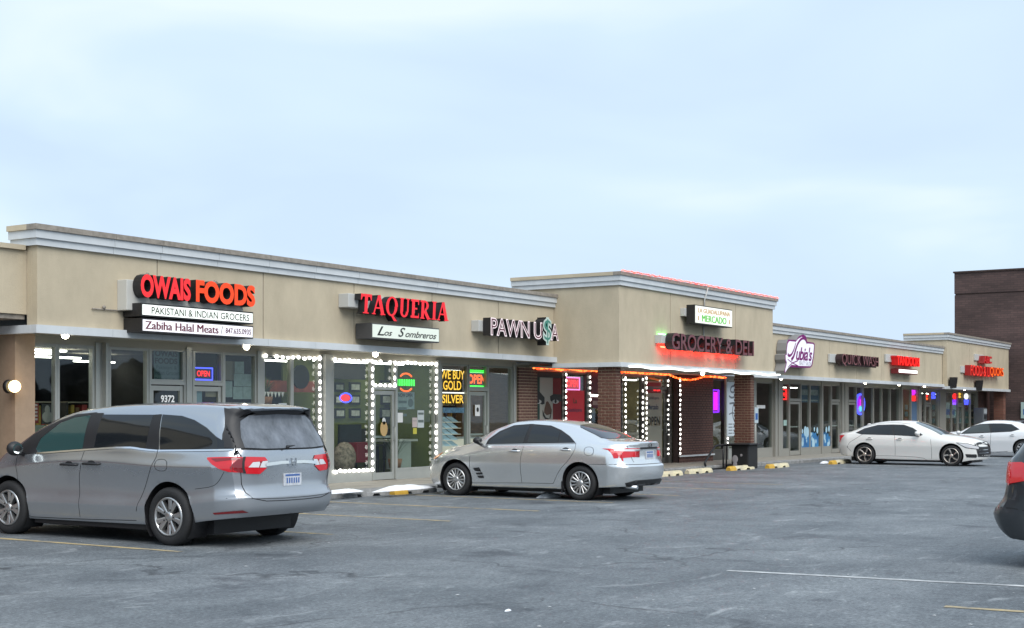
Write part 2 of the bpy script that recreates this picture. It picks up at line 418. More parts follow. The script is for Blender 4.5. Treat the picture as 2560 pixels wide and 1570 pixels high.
# snow remains
def snow(px, py, w_, d_, h_, label, seed, lift=0.0):
    rr = random.Random(seed); X, Y = ground(px, py, lift); bm = NB()
    n, rings = 16, 4; c = bm.verts.new((X, Y, gz(X) + lift + h_)); prev = None
    ang = [1 + rr.uniform(-.35, .35) for _ in range(n)]
    for r_ in range(1, rings + 1):
        f = r_ / rings; row = []
        for k in range(n):
            q = 2 * math.pi * k / n
            row.append(bm.verts.new((X + math.cos(q) * w_ * f * ang[k], Y + math.sin(q) * d_ * f * ang[(k * 3) % n], gz(X) + lift + h_ * (1 - f ** 2.2) * rr.uniform(.75, 1.2) + (.002 if r_ < rings else -.004))))
        for k in range(n):
            if prev: bm.faces.new((prev[k], row[k], row[(k + 1) % n], prev[(k + 1) % n]))
            else: bm.faces.new((c, row[k], row[(k + 1) % n]))
        prev = row
    for f in bm.faces: f.smooth = True
    return solo('snow_patch', bm, M_SNOW, label, 'snow', 'snow remains')
snow(1370, 1243, .34, .16, .10, 'lump of old snow under the silver sedan between its wheels', 3)
snow(1010, 1224, .85, .13, .09, 'long strip of snow on the kerb in front of the taqueria door', 4, .12)
snow(860, 1231, .55, .10, .06, 'strip of snow on the kerb just right of the minivan', 5, .12)
snow(2062, 1158, .35, .12, .07, 'snow lump beside the yellow stop behind the white sedan', 6)
snow(1125, 1233, .30, .12, .05, 'thin snow patch under the silver sedan front bumper', 8)
snow(150, 1302, .5, .10, .05, 'thin snow streak on the ground under the minivan side', 9)
snow(1270, 1527, .05, .02, .012, 'tiny white scrap lying on open asphalt at the bottom', 11)

# added trees, unseen behind the camera, to darken what the windows and car paint mirror
rt = random.Random(21); bm = NB()
for k in range(26):
    if k < 26: px_, py_ = -48 + k * 5.2, -52 + rt.uniform(-4, 4)
    else: px_, py_ = -50 + rt.uniform(-4, 4), -48 + (k - 26) * 5.0
    hh_ = rt.uniform(3.6, 6.2); rr_ = rt.uniform(2.6, 3.8)
    tube(bm, [(px_, py_, 0), (px_, py_, hh_ * .5)], [.25, .15], 6)
    for q in range(9):
        aa = rt.uniform(0, 6.3); d0 = rt.uniform(0, rr_ * .7)
        m4 = Matrix.Translation((px_ + math.cos(aa) * d0, py_ + math.sin(aa) * d0, hh_ * rt.uniform(.25, .85))) @ Matrix.Diagonal((rr_ * rt.uniform(.4, .7), rr_ * rt.uniform(.4, .7), rt.uniform(1.0, 2.0), 1))
        for vv in bmesh.ops.create_icosphere(bm, subdivisions=2, radius=1, matrix=m4)['verts']: vv.co += Vector((rt.uniform(-.3, .3), rt.uniform(-.3, .3), rt.uniform(-.3, .3)))
o = mk('unseen_tree_line', bm, mat('unseen_tree_dark', (.035, .04, .045), .9, var=.5, vscale=1.5)); tag(o, 'added line of dark trees, unseen behind the camera, darkening reflections', None, None, 'stuff')

rg = random.Random(77); bm = NB()
for k in range(420):
    X_ = rg.uniform(6, 40); Y_ = rg.uniform(1.5, 16.5)
    if k % 3 == 0: X_, Y_ = rg.uniform(8, 16), rg.uniform(1.5, 6)
    r_ = rg.choice((.004, .006, .008, .010, .016)) * rg.uniform(.7, 1.3); a0 = rg.uniform(0, 6)
    vs_ = [bm.verts.new((X_ + r_ * rg.uniform(.6, 1.5) * math.cos(a0 + q * 1.256), Y_ + r_ * rg.uniform(.6, 1.5) * math.sin(a0 + q * 1.256), gz(X_) + .005)) for q in range(5)]
    top = bm.verts.new((X_, Y_, gz(X_) + .005 + r_ * .3))
    for q in range(5): bm.faces.new((vs_[q], vs_[(q + 1) % 5], top))
o = mk('road_grit', bm, mat('salt_grit', (.42, .43, .44), .9)); tag(o, 'scattered pale salt crumbs and grit on the asphalt', None, None, 'stuff')

# ================================================================== BUILDINGS
def bld(name, label, x, y): return thing(name, label, 'building', (x, y, gz(x)))
B0 = bld('neighbouring_shop', 'tan stucco shop cut off at the left edge of the row', 8, 20)
B1 = bld('strip_mall_shops', 'long tan stucco shop block holding the grocer, taqueria and pawn shop', 22.7, 20)
B2 = bld('corner_grocery', 'taller protruding tan grocery block with red rope light along its roof', 35.7, 20)
B3 = bld('shop_wing', 'lower tan shop wing with salon, laundry and restaurant signs', 53, 20)
B4 = bld('liquor_store', 'raised tan end block with the food and liquors sign', 71, 20)
B5 = bld('brick_warehouse', 'tall windowless dark brown brick building behind the row at right', 92, 12)

def pieces(x0, x1, joints): xs = [x0] + [j for j in joints if x0 < j < x1] + [x1]; return list(zip(xs, xs[1:]))
def fascia(B, x0, x1, yf, zb, zl, zt, joints, cj, lj, lret=None, lret_top=None, ledge_left=0.0, ret_lo=None, rret=False):
    G = .013; zc = zt - .335
    for a, b in pieces(x0, x1, joints):
        bm = NB(); box(bm, a + (G if a > x0 else 0), b - (G if b < x1 else 0), yf, yf + .14, zl, zc); mk('wall_panel', bm, M_STUC, B)
    bm = NB(); box(bm, x0 + .05, x1 - .05, yf + .012, yf + .30, zb + .05, zt - .05); mk('wall_backing', bm, M_CAP, B)
    if lret:
        bm = NB(); box(bm, x0, x0 + .14, yf + .142, lret, zl, zc); mk('side_panel', bm, M_STUC, B)
        bm = NB(); box(bm, x0 + .02, x0 + .2, lret + .002, lret_top, zc - .5, zc); mk('side_panel', bm, M_STUC, B)
    # cornice
    rows = ((zt - .088, zt, .13, M_CAP), (zt - .22, zt - .09, .095, M_TRIM), (zt - .333, zt - .222, .055, M_TRIM))
    for za, zb_, p, m in rows:
        segs = pieces(x0 - p, x1 + (p if rret else 0), cj)
        for a, b in segs:
            bm = NB(); box(bm, a + (.004 if a > x0 else 0), b - (.004 if b < x1 else 0), yf - p, yf + .1, za, zb_); mk('cornice_panel', bm, m, B)
        if lret:
            bm = NB(); box(bm, x0 - p, x0 + .12, yf + .102, lret_top, za, zb_); mk('cornice_return', bm, m if m is M_TRIM else M_STUC, B)
    bm = NB(); box(bm, x0 + .0, x1, yf + .101, yf + .4, zt - .10, zt - .03); mk('parapet_top', bm, M_CAP, B)
    # ledge
    for a, b in pieces(x0 - ledge_left, x1, lj):
        bm = NB(); box(bm, a + .003, b - .003, yf - .10, yf + .05, zb, zl - .002); mk('ledge_panel', bm, M_TRIM, B)
    if lret:
        bm = NB(); box(bm, x0 - .10, x0 + .05, yf + .053, ret_lo or lret, zb + .001, zl - .003); mk('ledge_return', bm, M_TRIM, B)
    # soffit and header
    bm = NB(); box(bm, x0 + .052, x1 - .002, yf + .052, GY + .05, zb + .03, zb + .06); mk('soffit', bm, M_SOFF, B)
    bm = NB(); box(bm, x0 + .22, x1 - .01, yf + .45, 33, zt - 1.0, zt - .9); mk('roof', bm, M_CAP, B)

def j(px, Y=18.6): return [aY(p, 1029, Y)[0] for p in px]
fascia(B1, 14.75, 30.80, 18.6, 2.91, 3.045, 4.655, j([393, 658, 885, 1080, 1246]), j([278, 397, 539, 665, 782, 890, 1085, 1252]), j([272, 396, 661, 780, 888, 990, 1169, 1248]), lret=18.85, lret_top=19.2, ledge_left=.1, ret_lo=19.6)
fascia(B2, 30.78, 40.72, 16.70, 2.77, 2.885, 5.14, j([1676, 1839], 16.7), j([1655, 1800, 1880], 16.7), j([1600, 1690, 1820], 16.7), lret=18.59, lret_top=19.85, ledge_left=.1, rret=True)
fascia(B3, 40.72, 65.5, 18.5, 2.79, 2.92, 4.67, [44.5 + 3.05 * i for i in range(7)], [43.0 + 2.4 * i for i in range(9)], [43.7 + 3 * i for i in range(8)])
fascia(B4, 65.52, 77.2, 18.28, 2.70, 2.83, 5.32, [69.4, 73.3], [68, 71, 74], [68.6, 72.5], lret=18.49, lret_top=20.3, ledge_left=.0, rret=True)
bm = NB(); box(bm, 77.08, 77.22, 18.43, 33, 2.83, 4.98); mk('end_wall', bm, M_STUC, B4)

# neighbour at the left edge
bm = NB(); box(bm, -6, 14.80, 18.86, 19.0, 3.22, 4.25); mk('wall_panel', bm, M_STUC, B0)
bm = NB(); box(bm, -6, 14.69, 18.80, 19.3, 4.252, 4.33); mk('coping', bm, M_STUC, B0)
bm = NB(); box(bm, -6, 14.74, 18.9, 33, 3.14, 3.218); mk('soffit', bm, M_CAP, B0)
bm = NB(); box(bm, -6, 14.60, 19.5, 19.7, .1, 3.14); mk('brick_wall', bm, M_BRICKD, B0)
bm = NB(); box(bm, 14.76, 15.15, 19.16, 19.75, .12, 2.93); mk('plaster_pillar', bm, M_PLAS, B1)

# ---- brick warehouse (far: the courses live in the material)
def brickmat(name, c1, c2, mo, axis, sx):
    m = bpy.data.materials.new(name); m.use_nodes = True; t = m.node_tree; b = t.nodes['Principled BSDF']; L = t.links.new
    tcn = t.nodes.new('ShaderNodeTexCoord'); sp = t.nodes.new('ShaderNodeSeparateXYZ'); cb = t.nodes.new('ShaderNodeCombineXYZ')
    L(tcn.outputs['Object'], sp.inputs[0]); L(sp.outputs[axis], cb.inputs[0]); L(sp.outputs[2], cb.inputs[1])
    br = t.nodes.new('ShaderNodeTexBrick'); br.inputs['Scale'].default_value = 1.0
    br.inputs['Brick Width'].default_value = .215 * sx; br.inputs['Row Height'].default_value = .075 * sx; br.inputs['Mortar Size'].default_value = .008 * sx
    br.inputs['Color1'].default_value = (*c1, 1); br.inputs['Color2'].default_value = (*c2, 1); br.inputs['Mortar'].default_value = (*mo, 1)
    n = t.nodes.new('ShaderNodeTexNoise'); n.inputs['Scale'].default_value = .5; n.inputs['Detail'].default_value = 6
    sc2 = t.nodes.new('ShaderNodeMapping'); sc2.inputs['Scale'].default_value = (1, .5, 3); L(tcn.outputs['Object'], sc2.inputs[0]); L(sc2.outputs[0], n.inputs['Vector'])
    mi = t.nodes.new('ShaderNodeMix'); mi.data_type = 'RGBA'; mi.blend_type = 'MULTIPLY'; mi.inputs['Factor'].default_value = 1
    r = t.nodes.new('ShaderNodeValToRGB'); r.color_ramp.elements[0].color = (.6, .6, .6, 1); r.color_ramp.elements[1].color = (1.3, 1.25, 1.25, 1)
    r.color_ramp.elements[0].position = .3; r.color_ramp.elements[1].position = .7
    L(n.outputs['Fac'], r.inputs[0]); L(cb.outputs[0], br.inputs['Vector']); L(br.outputs['Color'], mi.inputs['A']); L(r.outputs[0], mi.inputs['B'])
    L(mi.outputs['Result'], b.inputs['Base Color']); b.inputs['Roughness'].default_value = .9
    return m
M_BW = brickmat('warehouse_brick', (.095, .060, .054), (.066, .043, .040), (.055, .040, .037), 1, 1.6)
bm = NB(); box(bm, 78, 110, -4, 21.35, -.4, 8.05); mk('brick_wall', bm, M_BW, B5)
bm = NB(); box(bm, 78.03, 110, -4, 21.32, 8.05, 8.13); mk('recessed_course', bm, M_MORTD, B5)  # band set slightly back, in the dark mortar colour
bm = NB(); box(bm, 77.99, 110, -4, 21.36, 8.13, 9.27); mk('upper_brick_wall', bm, M_BW, B5)
bm = NB(); box(bm, 77.93, 110, -4, 21.42, 9.272, 9.36); mk('roof_coping', bm, M_MORTD, B5)

# ------------------------------------------------------------------ storefronts
def swz(X): return gz(X) + .122
def frame(bm, x0, x1, z0, z1, w=.045, y0=GY - .05, y1=GY + .05):
    box(bm, x0, x0 + w, y0, y1, z0, z1); box(bm, x1 - w, x1, y0, y1, z0, z1)
    box(bm, x0 + w, x1 - w, y0 + .002, y1 - .002, z0, z0 + w); box(bm, x0 + w, x1 - w, y0 + .002, y1 - .002, z1 - w, z1)
def pane(B, x0, x1, z0, z1, y=GY, g=None):
    bm = NB(); box(bm, x0, x1, y - .004, y + .004, z0, z1); o = mk('pane', bm, g or M_GLASS); o.parent = B
    o.data.transform(Matrix.Translation(-Vector(B['_o']))); return o
def window(B, x0, x1, z0, z1, fm=None, w=.045, kick=True, g=None):
    bm = NB(); frame(bm, x0, x1, z0, z1, w); o = mk('window', bm, fm or M_ALU, B)
    pane(o, x0 + w - .005, x1 - w + .005, z0 + w - .005, z1 - w + .005, g=g)
    if kick:
        bm = NB(); box(bm, x0, x1, GY - .045, GY + .045, swz(x0) - .03, z0 - .002); mk('kick_panel', bm, fm or M_ALU, B)
    return o
def door(B, x0, x1, ztop=2.13, fm=None, hinge=1, head=2.8, transom=True):
    fm = fm or M_ALU; z0 = swz(x0) + .01
    bm = NB(); box(bm, x0, x0 + .04, GY - .06, GY + .05, z0, head); box(bm, x1 - .04, x1, GY - .06, GY + .05, z0, head)
    box(bm, x0 + .04, x1 - .04, GY - .058, GY + .05, ztop + .02, ztop + .085); mk('door_frame', bm, fm, B)
    bm = NB(); a, b = x0 + .05, x1 - .05; w = .075
    box(bm, a, a + w, GY - .03, GY + .02, z0, ztop); box(bm, b - w, b, GY - .03, GY + .02, z0, ztop)
    box(bm, a + w, b - w, GY - .028, GY + .018, z0, z0 + .16); box(bm, a + w, b - w, GY - .028, GY + .018, ztop - .09, ztop)
    d = mk('door', bm, fm, B)
    pane(d, a + w - .004, b - w + .004, z0 + .155, ztop - .085)
    bm = NB(); hx = b - .04 if hinge > 0 else a + .04
    tube(bm, [(hx, GY - .03, 1.0), (hx, GY - .08, 1.0), (hx, GY - .08, 1.3), (hx, GY - .03, 1.3)], .012, 6); mk('handle', bm, M_ALU, d)
    bm = NB(); box(bm, a + w, b - w, GY + .025, GY + .05, 1.06, 1.11); mk('push_bar', bm, M_ALU, d)
    if transom:
        bm = NB(); frame(bm, x0 + .041, x1 - .041, ztop + .087, head, .03); o = mk('transom', bm, fm, B)
        pane(o, x0 + .066, x1 - .066, ztop + .112, head - .025)
    return d
def post(B, x0, x1, y0=19.36, m=None, ztop=2.86):
    bm = NB(); box(bm, x0, x1, GY - .052, GY + .1, swz(x0) - .03, ztop); x1 = max(x0 + .05, x1 * y0 / GY)   # the photo shows its front right edge there
    box(bm, x0 + .001, x1, y0, GY - .053, swz(x0) - .03, ztop); return mk('post', bm, m or M_ALU, B)
def header(B, x0, x1, z0, z1):
    bm = NB(); box(bm, x0, x1, GY - .04, GY + .12, z0, z1); mk('header', bm, M_SOFF, B)
H1 = 2.80
header(B1, 15.16, 30.33, H1 + .002, 2.95)
window(B1, 15.16, 15.84, .36, H1); window(B1, 15.845, 16.64, .36, H1)
post(B1, 16.645, 16.80, 19.42); post(B1, 16.80, 16.96, 19.34)
window(B1, 16.965, 17.89, .36, H1)
door(B1, 17.895, 18.80, hinge=1, head=H1); post(B1, 18.803, 18.975, 19.42); door(B1, 18.98, 19.80, hinge=-1, head=H1)
window(B1, 19.805, 20.72, .36, H1); post(B1, 20.725, 20.905, 19.42)
window(B1, 20.91, 21.77, .34, H1); window(B1, 21.775, 22.64, .34, H1); post(B1, 22.72, 23.05, 19.36); post(B1, 22.645, 22.715, 19.43)
window(B1, 23.055, 24.42, .34, H1); door(B1, 24.425, 25.28, 2.12, hinge=1, head=H1); window(B1, 25.285, 26.82, .32, H1)
post(B1, 26.83, 27.02, 19.40)
M_ALUG = mat('weathered_green_grey_frame', (.30, .32, .29), .5, metal=.2)
window(B1, 27.025, 28.15, .30, H1, M_ALUG); door(B1, 28.155, 29.02, 2.14, M_ALUG, head=H1); window(B1, 29.025, 30.15, .30, H1, M_ALUG); post(B1, 30.155, 30.33, 19.40, M_ALU)
# grocery shop front
H2 = 2.72
header(B2, 30.34, 45.9, H2 + .002, 2.83)
window(B2, 31.26, 32.70, .30, H2, M_ALUD)
window(B2, 32.80, 33.98, .30, H2, M_ALUD); post(B2, 33.985, 34.2, 19.44, M_ALUD, 2.75); window(B2, 34.205, 36.0, .30, H2, M_ALUD)
window(B2, 36.05, 37.33, .30, H2, M_ALUD); door(B2, 37.4, 38.95, 2.3, M_ALUD, head=H2); post(B2, 38.96, 39.3, 19.40, M_ALUD, 2.75)
window(B2, 41.80, 43.25, .36, H2, M_ALUD); post(B2, 43.26, 43.55, 19.40, M_ALUD, 2.75); window(B2, 43.56, 45.4, .36, H2, M_ALU); post(B2, 45.41, 45.9, 19.4, M_ALU, 2.75)
# wing
H3 = 2.70
M_ALUT = mat('taupe_aluminium_frame', (.33, .32, .285), .45, metal=.2)
header(B3, 45.9, 65.45, H3 + .002, 2.84)
window(B3, 45.92, 47.45, .32, H3, M_ALUT); post(B3, 47.46, 47.9, 19.36, M_ALUT); post(B3, 47.91, 48.34, 19.42, M_ALUT)
window(B3, 48.35, 49.02, .25, H3, M_ALUT); door(B3, 49.03, 50.18, 2.02, M_ALUT, head=H3)
window(B3, 50.19, 51.12, .25, H3, M_ALUT); window(B3, 51.13, 52.3, .25, H3, M_ALUT); post(B3, 52.31, 52.5, 19.42, M_ALUT)
window(B3, 52.51, 53.44, .25, H3, M_ALUT); door(B3, 53.45, 54.45, 2.02, M_ALUT, head=H3)
post(B3, 54.46, 54.95, 19.36, M_ALUT); post(B3, 54.96, 55.4, 19.42, M_ALUT)
door(B3, 55.41, 56.40, 2.02, M_ALUT, head=H3)
for a, b in ((56.41, 57.22), (57.3, 58.58), (58.6, 59.7), (59.72, 60.85), (60.87, 62.2)): window(B3, a, b, .25, H3, M_ALUT)
post(B3, 62.21, 62.6, 19.36, M_ALUT)
window(B3, 62.61, 63.9, .25, H3, M_ALUT); window(B3, 63.91, 64.9, .25, H3, M_ALUT); post(B3, 64.91, 65.45, 19.4, M_ALUT)
header(B4, 65.46, 75.5, H3 - .05, 2.76)
H4 = 2.64
window(B4, 65.47, 66.1, .2, H4, M_ALUT); door(B4, 66.11, 67.0, 1.98, M_ALUT, head=H4); window(B4, 67.01, 68.3, .2, H4, M_ALUT)
post(B4, 68.31, 69.5, 19.4, M_ALUT, 2.7)
for a, b in ((69.51, 70.6), (70.61, 71.7)): window(B4, a, b, .2, H4, M_ALUT)
door(B4, 71.71, 72.7, 1.98, M_ALUT, head=H4)
for a, b in ((72.71, 74.1), (74.11, 75.3)): window(B4, a, b, .2, H4, M_ALUT)
post(B4, 75.31, 75.5, 19.4, M_ALUT, 2.7)
bm = NB(); box(bm, 75.51, 77.9, 19.45, 19.7, -.3, 2.74); mk('brick_wall', bm, brickmat('end_wall_brick', (.11, .05, .04), (.08, .04, .034), (.06, .04, .035), 0, 1.3), B4)
bm = NB(); box(bm, 76.6, 77.06, 18.40, 18.9, -.3, 2.70); mk('brick_pier', bm, brickmat('end_pier_brick', (.20, .085, .055), (.15, .06, .042), (.12, .08, .06), 1, 1.2), B4)

# ------------------------------------------------------------------ real bricks: the grocery piers and wall panels
def bk(bm, x0, x1, y0, y1, z0, z1): box(bm, x0, x1, y0, y1, z0, z1)
def pier(B, x0, x1, y0, y1, z0, z1):
    bm = NB(); box(bm, x0 + .012, x1 - .012, y0 + .012, y1 - .012, z0, z1); P = mk('brick_pier', bm, M_MORT, B)
    bl, bh, jt = .21, .060, .018; n = int((z1 - z0) / (bh + jt)); o0 = Vector(B['_o']); cache = {}
    for c in range(n):
        z = z0 + c * (bh + jt)
        for face in (0, 1):
            a0, a1 = (y0, y1) if face == 0 else (x0, x1); off = 0 if c % 2 == 0 else bl / 2; p = a0 - off
            while p < a1 - .02:
                s, e_ = max(p, a0), min(p + bl - jt, a1); p += bl
                if e_ - s < .03: continue
                key = (face, round(e_ - s, 3))
                if key not in cache:
                    q = NB()
                    if face == 0: box(q, 0, .05, 0, e_ - s, 0, bh)
                    else: box(q, 0, e_ - s, 0, .05, 0, bh)
                    cache[key] = mesh_of(q, 'brick', M_BRICK)
                jx = random.uniform(-.003, .003)
                loc = (x0 + jx, s, z) if face == 0 else (s, y0 + jx, z)
                if face == 1 and s < x0 + .055: loc = (s + .0, y0 + jx - .001, z)
                o = bpy.data.objects.new('brick', cache[key]); COL.objects.link(o); o.parent = P; o.location = Vector(loc) - o0
    return P
pier(B2, 30.83, 31.10, 16.82, 17.34, gz(31), 2.80)
pier(B2, 39.28, 39.55, 16.82, 17.36, gz(39), 2.80)
def brick_panel(B, x0, x1, y, z0, z1, m, mo, name='brick_wall'):
    bm = NB(); box(bm, x0 - .0, x1 + .0, y + .008, y + .22, z0, z1); P = mk(name, bm, mo, B)
    bl, bh, jt = .21, .058, .020; q = NB()
    for c in range(int((z1 - z0) / (bh + jt))):
        z = z0 + c * (bh + jt); p = x0 - (0 if c % 2 else bl / 2)
        while p < x1 - .02:
            s, e_ = max(p, x0), min(p + bl - jt, x1); p += bl
            if e_ - s > .03: d = random.uniform(-.003, .003); box(q, s, e_, y + d, y + .05, z, z + bh)
    o = mk('bricks', q, m, P); o['kind'] = 'stuff'; return P
brick_panel(B2, 30.335, 31.25, 19.38, gz(31) + .1, 2.80, M_BRICKD, M_MORT)
brick_panel(B2, 39.31, 41.79, 19.20, gz(40) + .1, 2.80, M_BRICKD, M_MORTD)
bm = NB(); box(bm, 39.30, 41.80, 19.14, 19.2, .24, .29); mk('base_ledge', bm, M_TRIM, B2)

# ------------------------------------------------------------------ rooms behind the glass
def room(B, x0, x1, yb, wall, floor, ceil, zc=2.93, side=None):
    z0 = swz(x0) + .003
    bm = NB(); box(bm, x0, x1, yb, yb + .1, z0, zc); mk('back_wall', bm, wall, B)
    bm = NB(); box(bm, x0, x1, GY + .07, yb, z0 - .05, z0); mk('shop_floor', bm, floor, B)
    bm = NB(); box(bm, x0, x1, GY + .13, yb, zc - .06, zc); mk('shop_ceiling', bm, ceil, B)
    bm = NB(); box(bm, x0, x0 + .06, GY + .11, yb, z0, zc - .061); mk('partition', bm, side or wall, B)
    bm = NB(); box(bm, x1 - .06, x1, GY + .11, yb, z0, zc - .061); mk('partition', bm, side or wall, B)
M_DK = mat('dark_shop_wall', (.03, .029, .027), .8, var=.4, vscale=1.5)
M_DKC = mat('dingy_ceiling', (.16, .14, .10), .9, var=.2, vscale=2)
M_FLR = mat('shop_floor', (.16, .15, .14), .6)
M_OLIV = mat('olive_green_wall', (.125, .15, .03), .8, var=.15, vscale=2)
M_WOOD = mat('brown_wood', (.16, .095, .05), .6, var=.4, vscale=6, stretch=(1, 1, 6))
M_BEIG = mat('yellow_beige_wall', (.34, .29, .15), .8, var=.1)
M_GREN = mat('grey_green_wall', (.17, .18, .14), .8, var=.2, vscale=1)
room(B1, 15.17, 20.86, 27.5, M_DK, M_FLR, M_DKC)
room(B1, 20.87, 27.0, 23.4, M_OLIV, M_FLR, mat('pale_ceiling', (.4, .38, .3), .9))
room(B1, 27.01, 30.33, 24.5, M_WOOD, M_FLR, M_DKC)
room(B2, 31.25, 39.4, 24.5, M_BEIG, M_FLR, mat('white_ceiling', (.55, .53, .45), .9))
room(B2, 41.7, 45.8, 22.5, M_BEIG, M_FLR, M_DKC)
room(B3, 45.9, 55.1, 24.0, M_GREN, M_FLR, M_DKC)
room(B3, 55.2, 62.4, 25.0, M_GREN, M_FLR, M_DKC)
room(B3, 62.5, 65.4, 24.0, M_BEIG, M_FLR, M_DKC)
room(B4, 65.5, 75.4, 24.0, mat('pale_shop_wall', (.4, .4, .33), .8), M_FLR, M_DKC)

# ================================================================== VEHICLES
def curve(pts):
    xs = [p[0] for p in pts]; ys = [p[1] for p in pts]; n = len(pts)
    d = [(ys[i + 1] - ys[i]) / (xs[i + 1] - xs[i]) for i in range(n - 1)]
    m = [d[0]] + [0 if d[i - 1] * d[i] <= 0 else 2 * d[i - 1] * d[i] / (d[i - 1] + d[i]) for i in range(1, n - 1)] + [d[-1]]
    def f(x):
        if x <= xs[0]: return ys[0]
        if x >= xs[-1]: return ys[-1]
        i = max(k for k in range(n - 1) if xs[k] <= x); h = xs[i + 1] - xs[i]; t = (x - xs[i]) / h
        return ys[i] * (1 + 2 * t) * (1 - t) ** 2 + h * m[i] * t * (1 - t) ** 2 + ys[i + 1] * t * t * (3 - 2 * t) + h * m[i + 1] * t * t * (t - 1)
    return f
def chaikin(p, k, closed=False):
    for _ in range(k):
        q = [] if closed else [p[0]]
        n = len(p)
        for i in range(n if closed else n - 1):
            a, b = p[i], p[(i + 1) % n]
            q.append(tuple(.75 * u + .25 * v for u, v in zip(a, b))); q.append(tuple(.25 * u + .75 * v for u, v in zip(a, b)))
        if not closed: q.append(p[-1])
        p = q
    return p
M_TYRE = mat('tyre_rubber', (.018, .018, .019), .75, bump=.2, bscale=60)
M_DARKP = mat('black_plastic', (.016, .016, .018), .5)
M_CHRM = mat('chrome', (.75, .76, .78), .12, metal=1)
M_RIM = mat('silver_alloy', (.52, .52, .52), .3, metal=.85)
M_CGLASS = mat('tinted_car_glass', (.012, .015, .018), .05, spec=.6)
M_CGLASST = mat('green_car_glass_painted_daylight', (.03, .07, .07), .05, spec=.6)  # green tint; base colour also holds the daylight coming through the cabin
M_CGLASSR = mat('dusty_rear_glass', (.15, .165, .19), .25, var=.5, vscale=5, spec=.6, stretch=(1, 1, .5))
M_RED = mat('red_lamp_lens', (.42, .012, .02), .12, coat=.6, emit=(.5, .005, .01), es=.18)
M_REDD = mat('dark_red_lamp_lens', (.20, .01, .015), .12, coat=.6)
M_CLR = mat('clear_lamp_lens', (.62, .62, .64), .12, coat=.6)
M_AMB = mat('amber_lamp_lens', (.65, .20, .03), .2, coat=.5)
M_SEAM = mat('panel_gap', (.02, .02, .022), .8)
M_PLATE = mat('licence_plate', (.58, .60, .64), .5, var=.25, vscale=20)
M_PLBL = mat('plate_blue_print', (.06, .13, .35), .6)
def paint(name, c, metal, rough, dirt=0.0, dcol=(.30, .29, .28)):
    m = bpy.data.materials.new(name); m.use_nodes = True; t = m.node_tree; b = t.nodes['Principled BSDF']; L = t.links.new
    b.inputs['Metallic'].default_value = metal; b.inputs['Coat Weight'].default_value = .9; b.inputs['Coat Roughness'].default_value = .03
    b.inputs['Base Color'].default_value = (*c, 1); b.inputs['Roughness'].default_value = rough
    if dirt:
        tcn = t.nodes.new('ShaderNodeTexCoord'); sp = t.nodes.new('ShaderNodeSeparateXYZ'); L(tcn.outputs['Object'], sp.inputs[0])
        n = t.nodes.new('ShaderNodeTexNoise'); n.inputs['Scale'].default_value = 1.6; n.inputs['Detail'].default_value = 9; n.inputs['Roughness'].default_value = .7; L(tcn.outputs['Object'], n.inputs['Vector'])
        mr = t.nodes.new('ShaderNodeMapRange'); mr.inputs['From Min'].default_value = 1.15; mr.inputs['From Max'].default_value = .3; mr.inputs['To Min'].default_value = 0; mr.inputs['To Max'].default_value = 1
        L(sp.outputs[2], mr.inputs['Value'])
        ad = t.nodes.new('ShaderNodeMath'); ad.operation = 'MULTIPLY_ADD'; L(n.outputs['Fac'], ad.inputs[0]); L(mr.outputs[0], ad.inputs[1]); ad.inputs[2].default_value = 0
        mu = t.nodes.new('ShaderNodeMath'); mu.operation = 'MULTIPLY'; mu.use_clamp = True; L(ad.outputs[0], mu.inputs[0]); mu.inputs[1].default_value = dirt
        mi = t.nodes.new('ShaderNodeMix'); mi.data_type = 'RGBA'; L(mu.outputs[0], mi.inputs['Factor']); mi.inputs['A'].default_value = (*c, 1); mi.inputs['B'].default_value = (*dcol, 1); L(mi.outputs['Result'], b.inputs['Base Color'])
        for nm, a, z in (('Roughness', rough, .75), ('Coat Weight', .9, 0.0), ('Metallic', metal, 0.05)):
            q = t.nodes.new('ShaderNodeMapRange'); q.inputs['To Min'].default_value = a; q.inputs['To Max'].default_value = z; L(mu.outputs[0], q.inputs['Value']); L(q.outputs[0], b.inputs[nm])
    return m

